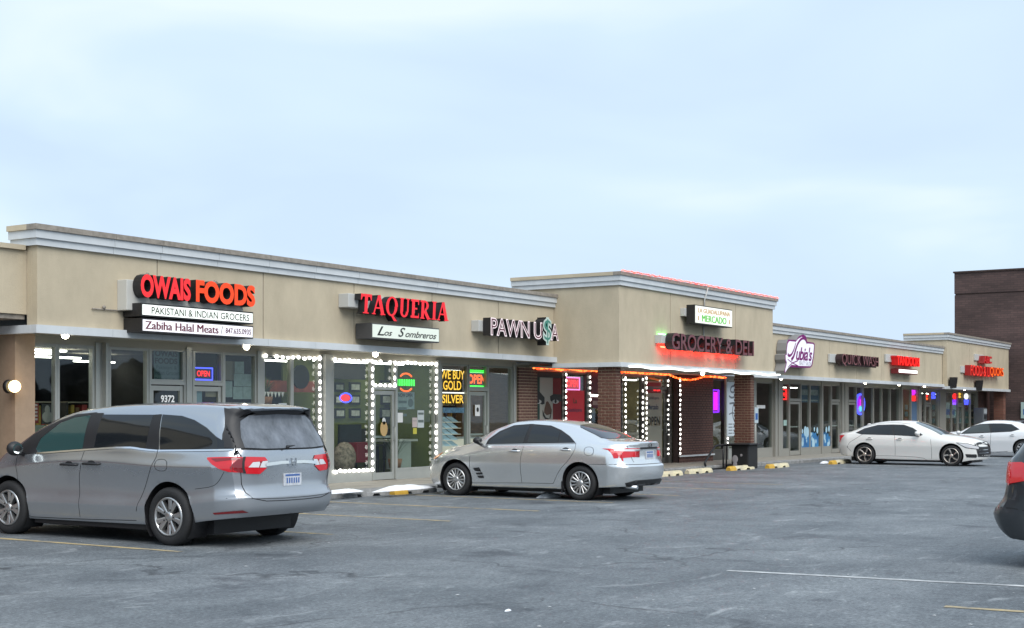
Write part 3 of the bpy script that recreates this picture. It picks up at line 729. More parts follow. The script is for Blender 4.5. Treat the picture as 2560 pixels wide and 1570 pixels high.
class Car:
    """body loft: local x runs from the rear bumper (0) to the nose (L), y to the car's left, z up"""
    def __init__(s, name, label, X, Y, facing, S, pm, group='cars parked along the row'):
        s.S = S; s.pm = pm; s.facing = facing
        s.root = thing(name, label, 'car', (X, Y, gz(X)), group, R(90) * facing)
        s.M = Matrix.Translation((X, Y, gz(X))) @ Matrix.Rotation(R(90) * facing, 4, 'Z'); s.Mi = s.M.inverted()
        s.vis = 1 if facing > 0 else -1                 # the side (+y / -y) that faces the camera
        s.build_body()
    def section(s, x):
        S = s.S; W = S['yw'](x); zs, zb, zt, yr = S['zs'](x), S['zb'](x), S['zt'](x), S['yr'](x)
        zw = S['zw'](x) if callable(S['zw']) else S['zw']; yb = S['yb'](x); zr = zt - S['drop'](x)
        zb = min(zb, zr - .012); zw = min(zw, zb - .05); zl = zs + (zw - zs) * .45
        yl = W - S.get('tuck', .03)
        if S.get('crease'):
            pts = [(0, zs + .04), (W - .22, zs + .03), (W - .085, zs), (W - .065, zs + .03), (W - .03, zs + .2), (W - .022, zs + .25), (W - .055, zs + .38), (W - .02, zw - .12), (W - .001, zw - .02), (W, zw), (W - .03, zw + (zb - zw) * .45), (yb + .008, zb - .02), (yb - .012, zb + .012),
                   (yr + (yb - yr) * .5 + S.get('bulge', .02), zb + (zr - zb) * .52), (yr + .012, zr - .01), (yr - .05, zr + (zt - zr) * .5), (yr * .55, zt - (zt - zr) * .08), (0, zt)]
            return chaikin(pts, 2)
        pts = [(0, zs + .04), (W - .22, zs + .03), (W - .075, zs), (W - .055, zs + .03), (yl, zl), (W - .003, zw - .06), (W, zw), (W - .012, zw + (zb - zw) * .55), (yb + .008, zb - .02), (yb - .012, zb + .012),
               (yr + (yb - yr) * .5 + S.get('bulge', .02), zb + (zr - zb) * .52), (yr + .012, zr - .01), (yr - .05, zr + (zt - zr) * .5), (yr * .55, zt - (zt - zr) * .08), (0, zt)]
        return chaikin(pts, 2)
    def build_body(s):
        S = s.S; L = S['L']; pr, pf = S.get('pr', 2.6), S.get('pf', 2.3); Rr, Rf = S['Rr'], S['Rf']
        st = []
        for k in range(0, 15): q = k / 14 * .985 if k < 14 else 1.0; st.append((Rr * (1 - (1 - q ** pr) ** (1 / pr)), q))
        n = 120
        for i in range(1, n): st.append((Rr + (L - Rr - Rf) * i / n, 1.0))
        for k in range(14, -1, -1): q = k / 14 * .985 if k < 14 else 1.0; st.append((L - Rf * (1 - (1 - q ** pf) ** (1 / pf)), q))
        bm = NB(); rings = []
        for x0, q in st:
            sec = s.section(x0); ring = []
            wr = max(0, 1 - x0 / 1.1) ** 2; wf = max(0, 1 - (L - x0) / 1.1) ** 2
            full = []
            for y, z in sec:
                x = x0 + S['xr'](z) * wr - S['xf'](z) * wf
                full.append((x, y * q, z))
            left = full; right = [(x, -y, z) for x, y, z in full[-2:0:-1]]
            rings.append([bm.verts.new(p) for p in left + right])
        N_ = len(rings[0])
        for a, b in zip(rings, rings[1:]):
            for i in range(N_): bm.faces.new((a[i], a[(i + 1) % N_], b[(i + 1) % N_], b[i]))
        bmesh.ops.remove_doubles(bm, verts=bm.verts, dist=.0006)
        bmesh.ops.recalc_face_normals(bm, faces=bm.faces)
        if sum(f.normal.z * f.calc_area() for f in bm.faces if f.calc_center_median().z > 1.0) < 0: bmesh.ops.reverse_faces(bm, faces=bm.faces)
        # wheel openings: push the skin back onto a clean circle and drop what lies inside it
        ra = S['ra']; zc = S['r'] + .01; yin = S['hw'] - .30; doomed = set()
        for wx in (S['wr'], S['wf']):
            inside = {v for v in bm.verts if abs(v.co.y) > yin and math.hypot(v.co.x - wx, v.co.z - zc) < ra}
            for v in list(inside):
                d = Vector((v.co.x - wx, 0, v.co.z - zc)); ln = d.length or 1e-6
                if any(f for f in v.link_faces if any(q not in inside and abs(q.co.y) > yin for q in f.verts)): v.co += d / ln * (ra - ln)
            for f in bm.faces:
                if all(q in inside for q in f.verts): doomed.add(f)
        bmesh.ops.delete(bm, geom=list(doomed), context='FACES')
        body = bpy.data.meshes.new('body'); bm.to_mesh(body); bm.free()
        for wx in (S['wr'], S['wf']):
            for sd in (1, -1):
                lb = NB(); n_ = 40; y0 = sd * (S['hw'] - .045); y1 = sd * (S['hw'] - .34); pa = None; disc = []
                for k in range(n_ + 1):
                    an = R(-40) + R(260) * k / n_; x_, z_ = wx + (ra + .004) * math.cos(an), zc + (ra + .004) * math.sin(an)
                    p_ = (lb.verts.new((x_, y0, z_)), lb.verts.new((x_, y1, z_))); disc.append(p_[1])
                    if pa: lb.faces.new((pa[0], p_[0], p_[1], pa[1]))
                    pa = p_
                lb.faces.new(disc); mk('arch_liner', lb, M_DARKP, s.root, local=True)
        body.materials.clear(); body.materials.append(s.pm); body.materials.append(M_DARKP)
        for p in body.polygons:
            p.use_smooth = True; c = p.center; p.material_index = 0
            for wx in (S['wr'], S['wf']):
                d = math.hypot(c.x - wx, c.z - S['r'] - .01)
                nr = Vector((c.x - wx, 0, c.z - S['r'] - .01)).normalized()
                if d < ra + .012 and abs(c.y) < S['hw'] + .01 and (abs(p.normal.y) < .25 and p.normal.dot(nr) < -.6 or abs(c.y) < S['hw'] - .25): p.material_index = 1
            if p.normal.z < -.9 and c.z < .45: p.material_index = 1
            if S.get('cladding') and c.z < S['cladding'](c.x): p.material_index = 1
        body.set_sharp_from_angle(angle=R(34)); body.name = 'body'
        o = bpy.data.objects.new('body', body); COL.objects.link(o); o.parent = s.root; s.body = o
        b2 = NB(); b2.from_mesh(body); s.bvh = BVHTree.FromBMesh(b2); b2.free()
    # ---- pixels of the photograph to side-view (x,z) or rear-view (y,z) coordinates
    def side(s, pts, zf):
        o = s.Mi @ Vector((0, 0, CAMZ)); out = []
        for p in pts:
            px, py = zf(*p); d = (s.Mi.to_3x3() @ ray(px, py)).normalized()
            h = s.bvh.ray_cast(o, d)
            if h[0] is not None and abs(h[1].y) > .35: q = h[0]
            else:
                t = (s.vis * s.S['hw'] * .95 - o.y) / d.y; q = o + d * t
            out.append((q.x, q.z))
        return out
    def end(s, pts, zf, x=0.0):
        o = s.Mi @ Vector((0, 0, CAMZ)); out = []
        for p in pts:
            px, py = zf(*p); d = (s.Mi.to_3x3() @ ray(px, py)).normalized(); h = s.bvh.ray_cast(o, d)
            if h[0] is not None and abs(h[1].x) > .35: q = h[0]
            else: q = o + d * ((x - o.x) / d.x)
            out.append((q.y, q.z))
        return out
    def patch(s, poly, view, off=.004, step=.05, sd=1):
        """a sheet cut to poly, laid on the body. view: side / rear / front / top"""
        bm = NB(); vs = [bm.verts.new((p[0], p[1], 0)) for p in poly]
        try: bm.faces.new(vs)
        except ValueError: return bm
        xs = [p[0] for p in poly]; ys = [p[1] for p in poly]
        for ax, lo_, hi in ((0, min(xs), max(xs)), (1, min(ys), max(ys))):
            k = lo_ + step
            while k < hi - .01:
                co = [0, 0, 0]; no = [0, 0, 0]; co[ax] = k; no[ax] = 1
                bmesh.ops.bisect_plane(bm, geom=bm.verts[:] + bm.edges[:] + bm.faces[:], plane_co=co, plane_no=no); k += step
        miss = []
        for v in bm.verts:
            a, b, _ = v.co
            if view == 'side': o, d = Vector((a, 3 * sd, b)), Vector((0, -sd, 0))
            elif view == 'rear': o, d = Vector((-3, a, b)), Vector((1, 0, 0))
            elif view == 'front': o, d = Vector((s.S['L'] + 3, a, b)), Vector((-1, 0, 0))
            else: o, d = Vector((a, b, 4)), Vector((0, 0, -1))
            h = s.bvh.ray_cast(o, d)
            if h[0] is None or h[1].dot(d) > -.05:
                n = s.bvh.find_nearest(Vector((a, sd * s.S['hw'], b)) if view == 'side' else o + d * 3); v.co = n[0] + n[1] * off
            else: v.co = h[0] + h[1] * off
        bmesh.ops.triangulate(bm, faces=bm.faces)
        bm.normal_update()
        dirn = {'side': Vector((0, sd, 0)), 'rear': Vector((-1, 0, 0)), 'front': Vector((1, 0, 0)), 'top': Vector((0, 0, 1))}[view]
        if sum(f.normal.dot(dirn) for f in bm.faces) < 0: bmesh.ops.reverse_faces(bm, faces=bm.faces)
        for f in bm.faces: f.smooth = True
        return bm
    def put(s, name, poly, view, m, off=.004, sides=(1, -1), step=.05, rnd=0, parent=None):
        if rnd: poly = chaikin(list(poly), rnd, True)
        res = []
        for sd in (sides if view == 'side' else (1,)):
            o = mk(name, s.patch(poly, view, off, step, sd), m, s.root, local=True); res.append(o)
        return res
    def seam(s, name, pts, view='side', w=.008, m=None, off=.0015, sides=(1, -1), rnd=1, parts=None):
        if rnd: pts = chaikin(list(pts), rnd)
        Lp, Rp = [], []
        for i, p in enumerate(pts):
            a = pts[max(0, i - 1)]; b = pts[min(len(pts) - 1, i + 1)]; d = Vector((b[0] - a[0], b[1] - a[1])).normalized()
            Lp.append((p[0] - d.y * w / 2, p[1] + d.x * w / 2)); Rp.append((p[0] + d.y * w / 2, p[1] - d.x * w / 2))
        return s.put(name, Lp + Rp[::-1], view, m or M_SEAM, off, sides, .06)
    def lump(s, name, bmf, m, sides=(1, -1), bevel=0):
        for sd in sides:
            bm = NB(); bmf(bm, sd); mk(name, bm, m, s.root, local=True, bevel=bevel)
    def at(s, x, z, sd):
        h = s.bvh.ray_cast(Vector((x, 3 * sd, z)), Vector((0, -sd, 0))); return abs(h[0].y) if h[0] is not None else s.S['hw']
    def handle(s, x0, x1, z, m=None):
        def f(bm, sd):
            y = s.at((x0 + x1) / 2, z, sd)
            tube(bm, [(x0, sd * y, z), (x0 + .03, sd * (y + .028), z), (x1 - .03, sd * (y + .028), z), (x1, sd * y, z)], [.012, .016, .016, .012], 8)
        s.lump('door_handle', f, m or s.pm)
        s.put('handle_recess', [((x0 + x1) / 2 + .07 * math.cos(a), z + .012 + .032 * math.sin(a)) for a in [2 * math.pi * k / 12 for k in range(12)]], 'side', M_SEAM, .002)
    def mirror(s, x, z, m=None, w=.20, h=.15):
        def f(bm, sd):
            y = s.at(x - .05, z - .1, sd); c = sd * (y + .13)
            ball(bm, (x, c, z + .03), .085, w / 2, h / 2, 12, 8); tube(bm, [(x + .02, sd * (y - .04), z - .05), (x, c, z - .01)], .03, 8)
        s.lump('wing_mirror', f, m or s.pm)
        def g(bm, sd):
            y = s.at(x - .05, z - .1, sd); c = sd * (y + .13); vs = []
            for k in range(14): a = 2 * math.pi * k / 14; vs.append(bm.verts.new((x - .072, c + math.cos(a) * w * .36, z + .03 + math.sin(a) * h * .36)))
            bm.faces.new(vs if sd else vs[::-1])
        s.lump('mirror_glass', g, mat('mirror_silver', (.5, .55, .55), .05, metal=1))
    def wheels(s, kind, rimr, width=.225, m=None, dark=None):
        S = s.S; r = S['r']; cache = {}
        def lathe(bm, prof, n=48, sm=True, mi=0):
            rows = [[bm.verts.new((rr * math.sin(2 * math.pi * k / n), yy, rr * math.cos(2 * math.pi * k / n))) for rr, yy in prof] for k in range(n)]
            for k in range(n):
                a, b = rows[k], rows[(k + 1) % n]
                for i in range(len(prof) - 1):
                    f = bm.faces.new((a[i], a[i + 1], b[i + 1], b[i])); f.smooth = sm; f.material_index = mi
        w2 = width / 2
        bm = NB(); lathe(bm, [(rimr, -w2 + .02), (rimr + .02, -w2), (r * .86, -w2 - .004), (r * .95, -w2 + .012), (r, -w2 + .04), (r, w2 - .04), (r * .95, w2 - .012), (r * .86, w2 + .004), (rimr + .02, w2), (rimr, w2 - .02), (rimr - .012, w2 - .05), (rimr - .012, -w2 + .05), (rimr, -w2 + .02)])
        tyre = mesh_of(bm, 'wheel', M_TYRE)
        bm = NB(); mr = m or M_RIM
        lathe(bm, [(rimr + .006, w2 - .012), (rimr - .004, w2 + .004), (rimr - .018, w2 + .002), (rimr - .024, w2 - .03), (rimr - .03, -.02)], 48)
        lathe(bm, [(rimr - .02, w2 - .085), (.02, w2 - .085)], 40, True, 1)
        lathe(bm, [(.062, w2 - .05), (.058, w2 - .012), (.03, w2 - .004), (.0005, w2 - .003)], 20)
        def spoke(a0, a1, r0, r1, wa, wb, mi=0):
            def P(r_, a, off, y): return bm.verts.new((r_ * math.sin(a) + off * math.cos(a), y, r_ * math.cos(a) - off * math.sin(a)))
            am = (a0 + a1) / 2 + (a1 - a0) * .1; q = [(r0, a0, wa, w2 - .02), ((r0 + r1) / 2, am, (wa + wb) / 2, w2 - .014), (r1, a1, wb, w2 - .008)]; pr = None
            for rr, a, ww, yy in q:
                v = [P(rr, a, -ww, yy), P(rr, a, -ww * .5, yy + .006), P(rr, a, ww * .5, yy + .006), P(rr, a, ww, yy), P(rr, a, ww, yy - .05), P(rr, a, -ww, yy - .05)]
                if pr:
                    for i in range(6): bm.faces.new((pr[i], pr[(i + 1) % 6], v[(i + 1) % 6], v[i])).material_index = mi
                pr = v
        if kind == 'five_double':
            for k in range(5):
                for d in (-.16, .16): spoke(2 * math.pi * k / 5 + d * .9, 2 * math.pi * k / 5 + d * 1.45, .05, rimr - .015, .020, .036)
        elif kind == 'multi':
            for k in range(15): a = 2 * math.pi * k / 15; spoke(a, a, .05, rimr - .015, .013, .017)
        elif kind == 'swirl':
            for k in range(5): a = 2 * math.pi * k / 5; spoke(a, a + .30, .04, rimr - .012, .018, .030); spoke(a + .22, a + .45, .05, rimr - .012, .010, .022, 1)
        else:
            for k in range(9): a = 2 * math.pi * k / 9; spoke(a, a, .05, rimr - .015, .018, .034)
        bmesh.ops.recalc_face_normals(bm, faces=bm.faces)
        rim = mesh_of(bm, 'rim', [mr, dark or M_DARKP])
        bm = NB()
        for k in range(5): a = 2 * math.pi * k / 5; tube(bm, [(.085 * math.sin(a), w2 - .03, .085 * math.cos(a)), (.085 * math.sin(a), w2 - .004, .085 * math.cos(a))], .011, 6)
        nuts = mesh_of(bm, 'lug_nuts', M_DARKP)
        for wx in (S['wr'], S['wf']):
            for sd in (1, -1):
                o = bpy.data.objects.new('wheel', tyre); COL.objects.link(o); o.parent = s.root
                o.location = (wx, sd * (S['hw'] - w2 - .03), r - .004); o.rotation_euler = (0, random.uniform(0, 6), 0 if sd > 0 else math.pi)
                for nm, me in (('rim', rim), ('wheel_nuts', nuts)):
                    c = bpy.data.objects.new(nm, me); COL.objects.link(c); c.parent = o
    def plate(s, y0, y1, z0, z1, x=None):
        poly = [(y0, z0), (y1, z0), (y1, z1), (y0, z1)]
        h = s.bvh.ray_cast(Vector((-3, (y0 + y1) / 2, (z0 + z1) / 2)), Vector((1, 0, 0)))[0]; xx = (h.x if h else 0) - .012
        bm = NB(); box(bm, xx, xx + .012, min(y0, y1), max(y0, y1), z0, z1); p = mk('licence_plate', bm, M_PLATE, s.root, local=True)
        a, b = min(y0, y1), max(y0, y1); bm = NB(); w_ = (b - a)
        box(bm, xx - .002, xx, a + .1 * w_, b - .1 * w_, z1 - .035, z1 - .012)
        for k in range(6):
            q = a + w_ * (.12 + .13 * k); box(bm, xx - .002, xx, q, q + w_ * .07, z0 + .03, z1 - .055)
        o = mk('plate_print', bm, M_PLBL, s.root, local=True); o.parent = p

def C(v): return lambda x: v
# ---- shapes
VAN = dict(L=5.16, hw=.985, r=.355, ra=.41, wr=1.20, wf=4.20, Rr=.42, Rf=.75, pr=2.9, crease=True, zw=curve([(0, .97), (1.2, .96), (2.6, 1.0), (4.0, .92), (5.16, .7)]), bulge=.03,
    zs=curve([(0, .37), (.6, .31), (1.2, .23), (4.0, .21), (4.7, .2), (5.16, .24)]),
    yw=curve([(0, .955), (.5, .975), (1.3, .985), (3.6, .985), (4.5, .965), (5.16, .93)]),
    zb=curve([(0, 1.16), (1.0, 1.155), (1.45, 1.15), (1.95, 1.185), (2.6, 1.15), (3.5, 1.09), (4.2, 1.05), (4.6, .98), (5.16, .80)]),
    yb=curve([(0, .875), (.5, .905), (1.3, .925), (3.5, .925), (4.2, .90), (4.6, .84), (5.16, .78)]),
    zt=curve([(0, 1.64), (.15, 1.675), (.5, 1.71), (1.2, 1.735), (1.9, 1.735), (2.4, 1.72), (2.75, 1.695), (3.1, 1.655), (3.4, 1.585), (3.7, 1.475), (4.0, 1.34), (4.3, 1.18), (4.5, 1.09), (4.75, 1.02), (5.0, .93), (5.16, .86)]),
    yr=curve([(0, .70), (.5, .73), (1.5, .755), (2.4, .74), (3.0, .73), (3.7, .75), (4.3, .76), (4.6, .70), (5.16, .6)]),
    drop=curve([(0, .06), (2.4, .06), (3.0, .06), (4.0, .05), (4.5, .03), (5.16, .03)]),
    xr=curve([(.37, .10), (.48, .01), (.60, .0), (.66, .05), (.75, .07), (.95, .075), (1.15, .10), (1.55, .30), (1.62, .25), (1.66, .12)]),
    xf=curve([(.2, .12), (.4, .02), (.6, .02), (.8, .12), (1.0, .2)]))
CAM = dict(L=4.80, hw=.905, r=.318, ra=.375, wr=1.05, wf=3.80, Rr=.46, Rf=.70, pr=2.4, pf=2.2, zw=.68, tuck=.035, bulge=.03,
    zs=curve([(0, .26), (.7, .23), (1.2, .185), (3.4, .18), (4.2, .18), (4.8, .22)]),
    yw=curve([(0, .86), (.5, .90), (1.3, .905), (3.4, .905), (4.2, .89), (4.8, .85)]),
    zb=curve([(0, .97), (.5, 1.0), (1.0, 1.015), (2.0, 1.01), (3.0, .975), (3.6, .94), (4.2, .84), (4.8, .66)]),
    yb=curve([(0, .74), (.5, .80), (1.1, .855), (3.0, .86), (3.7, .80), (4.3, .72), (4.8, .68)]),
    zt=curve([(0, 1.05), (.08, 1.07), (.45, 1.09), (.62, 1.11), (.95, 1.24), (1.35, 1.375), (1.75, 1.44), (2.2, 1.465), (2.6, 1.445), (2.95, 1.35), (3.35, 1.16), (3.7, 1.0), (4.1, .94), (4.5, .82), (4.72, .72), (4.8, .66)]),
    yr=curve([(0, .66), (.5, .66), (.9, .62), (1.4, .60), (2.2, .61), (2.8, .60), (3.3, .66), (3.7, .66), (4.3, .58), (4.8, .5)]),
    drop=curve([(0, .025), (.6, .03), (1.2, .055), (2.6, .06), (3.2, .05), (3.7, .03), (4.8, .03)]),
    xr=curve([(.22, .12), (.40, .03), (.50, .0), (.62, .0), (.66, .05), (.80, .09), (.97, .08), (1.06, .05)]),
    xf=curve([(.2, .10), (.38, .0), (.55, .02), (.70, .14), (.8, .22)]))
ACC = dict(CAM); ACC.update(L=4.88, hw=.93, r=.335, ra=.385, wr=1.08, wf=3.91, zw=.66,
    zs=curve([(0, .30), (.7, .24), (1.2, .185), (3.4, .165), (4.3, .17), (4.88, .21)]),
    yw=curve([(0, .87), (.5, .915), (1.3, .93), (3.4, .93), (4.3, .915), (4.88, .87)]),
    zb=curve([(0, .985), (.6, 1.0), (1.1, 1.0), (2.0, .985), (3.0, .955), (3.6, .93), (4.3, .86), (4.88, .70)]),
    yb=curve([(0, .74), (.5, .82), (1.1, .87), (3.0, .87), (3.7, .80), (4.3, .74), (4.88, .70)]),
    zt=curve([(0, 1.02), (.08, 1.035), (.35, 1.06), (.6, 1.13), (1.0, 1.29), (1.4, 1.395), (1.8, 1.44), (2.2, 1.45), (2.55, 1.425), (2.9, 1.32), (3.3, 1.15), (3.62, 1.01), (4.0, .97), (4.5, .89), (4.78, .80), (4.88, .72)]),
    yr=curve([(0, .64), (.4, .64), (.9, .60), (1.4, .58), (2.2, .60), (2.8, .60), (3.3, .67), (3.7, .67), (4.3, .60), (4.88, .52)]),
    xr=curve([(.25, .14), (.40, .05), (.52, .0), (.64, .01), (.80, .06), (.97, .02), (1.04, .05)]),
    xf=curve([(.2, .06), (.38, .0), (.6, .02), (.75, .06), (.85, .14)]))
SUV = dict(VAN); SUV.update(crease=False, L=4.65, hw=.92, wr=1.02, wf=3.7, r=.35, ra=.40, zw=.80, Rr=.40, pr=2.6,
    zs=curve([(0, .30), (.6, .27), (1.0, .24), (3.6, .22), (4.65, .25)]),
    yw=curve([(0, .88), (.5, .91), (1.2, .92), (3.4, .92), (4.65, .88)]),
    zb=curve([(0, 1.10), (.6, 1.10), (1.5, 1.08), (2.8, 1.04), (3.4, 1.0), (4.0, .92), (4.65, .78)]),
    yb=curve([(0, .80), (.5, .86), (1.2, .88), (3.0, .88), (3.6, .82), (4.65, .72)]),
    zt=curve([(0, 1.14), (.1, 1.20), (.3, 1.38), (.55, 1.55), (.8, 1.62), (1.6, 1.68), (2.2, 1.66), (2.6, 1.56), (3.0, 1.38), (3.5, 1.10), (4.1, 1.0), (4.65, .86)]),
    yr=curve([(0, .68), (.6, .66), (1.6, .66), (2.4, .66), (3.2, .68), (3.6, .66), (4.65, .58)]),
    drop=curve([(0, .03), (.8, .06), (2.4, .065), (3.0, .06), (3.6, .03), (4.65, .03)]),
    xr=curve([(.28, .20), (.40, .06), (.56, .0), (.60, .02), (.75, .13), (.92, .16), (1.1, .17), (1.2, .2)]),
    xf=curve([(.2, .12), (.4, .02), (.6, .02), (.8, .12), (1.0, .2)]))
def z6(x, y): return (x * 850 / 2464., 980 + y * 850 / 2464.)
def z7(x, y): return (1060 + x * 640 / 2464., 1030 + y * 640 / 2464.)
def z8(x, y): return (2060 + x * 500 / 2222., 1020 + y * 500 / 2222.)

# ---- the silver minivan
P_VAN = paint('silver_grey_paint', (.45, .475, .51), .85, .22, dirt=.75, dcol=(.21, .218, .23))
v = Car('minivan', 'dusty silver-grey minivan parked nose-in at the far left', 13.13, 11.63, 1, VAN, P_VAN)
def vs(p): return v.side(p, z6)
def ve(p): return v.end(p, z6)
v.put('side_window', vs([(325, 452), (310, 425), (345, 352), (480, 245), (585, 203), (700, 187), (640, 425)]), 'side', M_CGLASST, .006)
v.put('side_window', vs([(722, 418), (788, 182), (1148, 184), (1088, 425), (960, 408)]), 'side', M_CGLASS, .006)
v.put('pillar_trim', vs([(700, 187), (745, 172), (790, 170), (788, 182), (722, 418), (660, 432), (640, 425)]), 'side', M_DARKP, .005)
v.put('pillar_trim', vs([(1148, 184), (1205, 180), (1180, 432), (1088, 425)]), 'side', M_DARKP, .005)
v.put('window_surround', vs([(150, 470), (155, 440), (290, 325), (480, 222), (600, 180), (745, 165), (735, 180), (690, 184), (585, 200), (478, 240), (345, 348), (305, 425), (320, 455)]), 'side', M_DARKP, .005)
v.put('side_window', vs([(1192, 432), (1212, 182), (1350, 192), (1440, 222), (1520, 272), (1600, 345), (1640, 368), (1712, 370), (1738, 428)]), 'side', M_CGLASS, .006)
v.seam('chrome_strip', vs([(310, 458), (660, 432), (960, 414), (1080, 432), (1175, 440)]), w=.022, m=M_CHRM, off=.008)
v.seam('chrome_strip', vs([(1180, 440), (1450, 438), (1740, 434)]), w=.022, m=M_CHRM, off=.008)
v.put('spoiler_side', [(.50, 1.655), (.45, 1.50), (.40, 1.35), (.37, 1.19), (.08, 1.175), (.14, 1.30), (.28, 1.58), (.28, 1.64)], 'side', M_DARKP, .012, step=.03)
v.put('taillight', vs([(1520, 490), (1560, 487), (1700, 484), (1800, 483), (1800, 603), (1700, 596), (1620, 572), (1560, 535)]), 'side', M_RED, .010, rnd=1)
v.put('lamp_band', vs([(1560, 497), (1700, 492), (1798, 492), (1798, 506), (1700, 508), (1590, 520)]), 'side', M_REDD, .013); v.put('lamp_facet', vs([(1690, 560), (1745, 500), (1795, 500), (1795, 596), (1760, 596)]), 'side', M_REDD, .0125)
v.seam('lamp_gap', vs([(1790, 484), (1792, 600)]), w=.012, off=.014)
ZTL = ve([(1800, 483), (1935, 485), (1955, 510), (1850, 520), (1815, 560), (1950, 560), (1900, 605), (1800, 603)])
v.put('taillight', ZTL, 'rear', M_RED, .010, step=.04); v.put('taillight', [(-a, b) for a, b in ZTL], 'rear', M_RED, .010, step=.04)
ZCL = ve([(1850, 522), (1955, 512), (1945, 558), (1818, 558)])
v.put('reversing_light', ZCL, 'rear', M_CLR, .009); v.put('reversing_light', [(-a, b) for a, b in ZCL], 'rear', M_CLR, .009)
hy = [y for y, z in ZTL]; yin = min(abs(y) for y in hy)
v.put('chrome_bar', [(-yin - .04, 1.005), (-.2, 1.02), (.2, 1.02), (yin + .04, 1.005), (yin + .04, .965), (.2, .985), (-.2, .985), (-yin - .04, .965)], 'rear', M_CHRM, .022)
bm = NB(); hx = v.bvh.ray_cast(Vector((-3, 0, 1.0)), Vector((1, 0, 0)))[0].x - .035
for (a, b, c, d) in ((-.055, -.032, .955, 1.055), (.032, .055, .955, 1.055), (-.032, .032, .992, 1.012)): box(bm, hx, hx + .012, a, b, c, d)
mk('emblem', bm, M_CHRM, v.root, local=True)
GLS = [(-.70, 1.185), (-.70, 1.30), (-.62, 1.50), (-.50, 1.575), (0, 1.60), (.50, 1.575), (.62, 1.50), (.70, 1.30), (.70, 1.185), (.4, 1.17), (-.4, 1.17)]
v.put('rear_window', GLS, 'rear', M_CGLASSR, .016, step=.08)
v.put('window_border', [(-.87, 1.17), (-.82, 1.35), (-.70, 1.60), (-.5, 1.62), (0, 1.635), (.5, 1.62), (.70, 1.60), (.82, 1.35), (.87, 1.17), (.4, 1.155), (-.4, 1.155)], 'rear', M_DARKP, .003, step=.08)
v.seam('tailgate_gap', [(-.80, 1.15), (-.79, .95), (-.76, .70), (-.66, .56), (0, .545), (.66, .56), (.76, .70), (.79, .95), (.80, 1.15)], 'rear', .010)
v.seam('bumper_crease', [(-.9, .60), (0, .57), (.9, .60)], 'rear', .006)
v.put('bumper_reflector', [(.12, .43), (.46, .405), (.48, .425), (.14, .46)], 'side', M_REDD, .006, step=.03)
v.plate(-.16, .16, .72, .87)
bm = NB(); tube(bm, [(.0, .1, 1.175), (.06, .06, 1.195), (.10, -.42, 1.205)], [.018, .016, .008], 6)
hh = v.bvh.ray_cast(Vector((-3, 0, 1.2)), Vector((1, 0, 0)))[0].x
bmesh.ops.translate(bm, verts=bm.verts, vec=(hh - .075, 0, 0)); mk('rear_wiper', bm, M_DARKP, v.root, local=True)
for pts in ([(175, 470), (168, 560), (176, 700), (180, 870)], [(655, 432), (628, 520), (612, 640), (612, 800), (622, 912)], [(1176, 440), (1160, 500), (1100, 650), (1040, 800), (1022, 870)], [(190, 905), (620, 925), (1025, 935)]): v.seam('panel_gap', vs(pts))
v.seam('panel_gap', vs([(1740, 435), (1770, 480)])); v.seam('panel_gap', vs([(1648, 590), (1610, 660), (1570, 695), (1440, 712)]), w=.006)
fd = vs([(1158, 500), (1246, 500), (1246, 585), (1158, 582)]); v.seam('fuel_door_gap', chaikin(fd, 2, True) + [chaikin(fd, 2, True)[0]], w=.006, rnd=0, sides=(1,))
h = vs([(482, 535), (605, 540), (640, 530), (765, 530)]); v.handle(h[1][0], h[0][0], h[0][1], M_DARKP); v.handle(h[3][0], h[2][0], h[2][1], M_DARKP)
bm = NB(); tube(bm, [(3.35, .42 + .185 * math.cos(q), .98 + .185 * math.sin(q)) for q in [2 * math.pi * k / 20 for k in range(21)]], .018, 6, False); mk('steering_wheel', bm, M_DARKP, v.root, local=True)
m_ = vs([(240, 420)])[0]; v.mirror(m_[0], m_[1] - .03, M_DARKP, .22, .19)
v.put('windshield', [(4.35, -.72), (3.7, -.70), (3.15, -.66), (3.05, -.3), (3.03, 0), (3.05, .3), (3.15, .66), (3.7, .70), (4.35, .72), (4.45, .3), (4.45, -.3)], 'top', M_CGLASS, .006, step=.12)
v.put('headlight', [(4.5, .72), (4.95, .60), (4.98, .70), (4.55, .86)], 'side', M_CLR, .006)
v.put('grille', [(-.6, .62), (.6, .62), (.5, .80), (-.5, .80)], 'front', M_DARKP, .006)
v.put('roof_joint', [(.35, .60), (.35, .585), (2.4, .62), (2.4, .635)], 'top', M_SEAM, .003, step=.2)
v.put('roof_joint', [(.35, -.60), (.35, -.585), (2.4, -.62), (2.4, -.635)], 'top', M_SEAM, .003, step=.2)
bm = NB()
for sd in (1, -1): box(bm, 1.55, 3.75, sd * .82 - .05, sd * .82 + .05, .17, .25)
box(bm, .7, 4.6, -.68, .68, .14, .34); mk('underbody', bm, M_DARKP, v.root, local=True)
v.wheels('five_double', .232); v.root.scale = (1.02,) * 3; v.root.location.y += .03

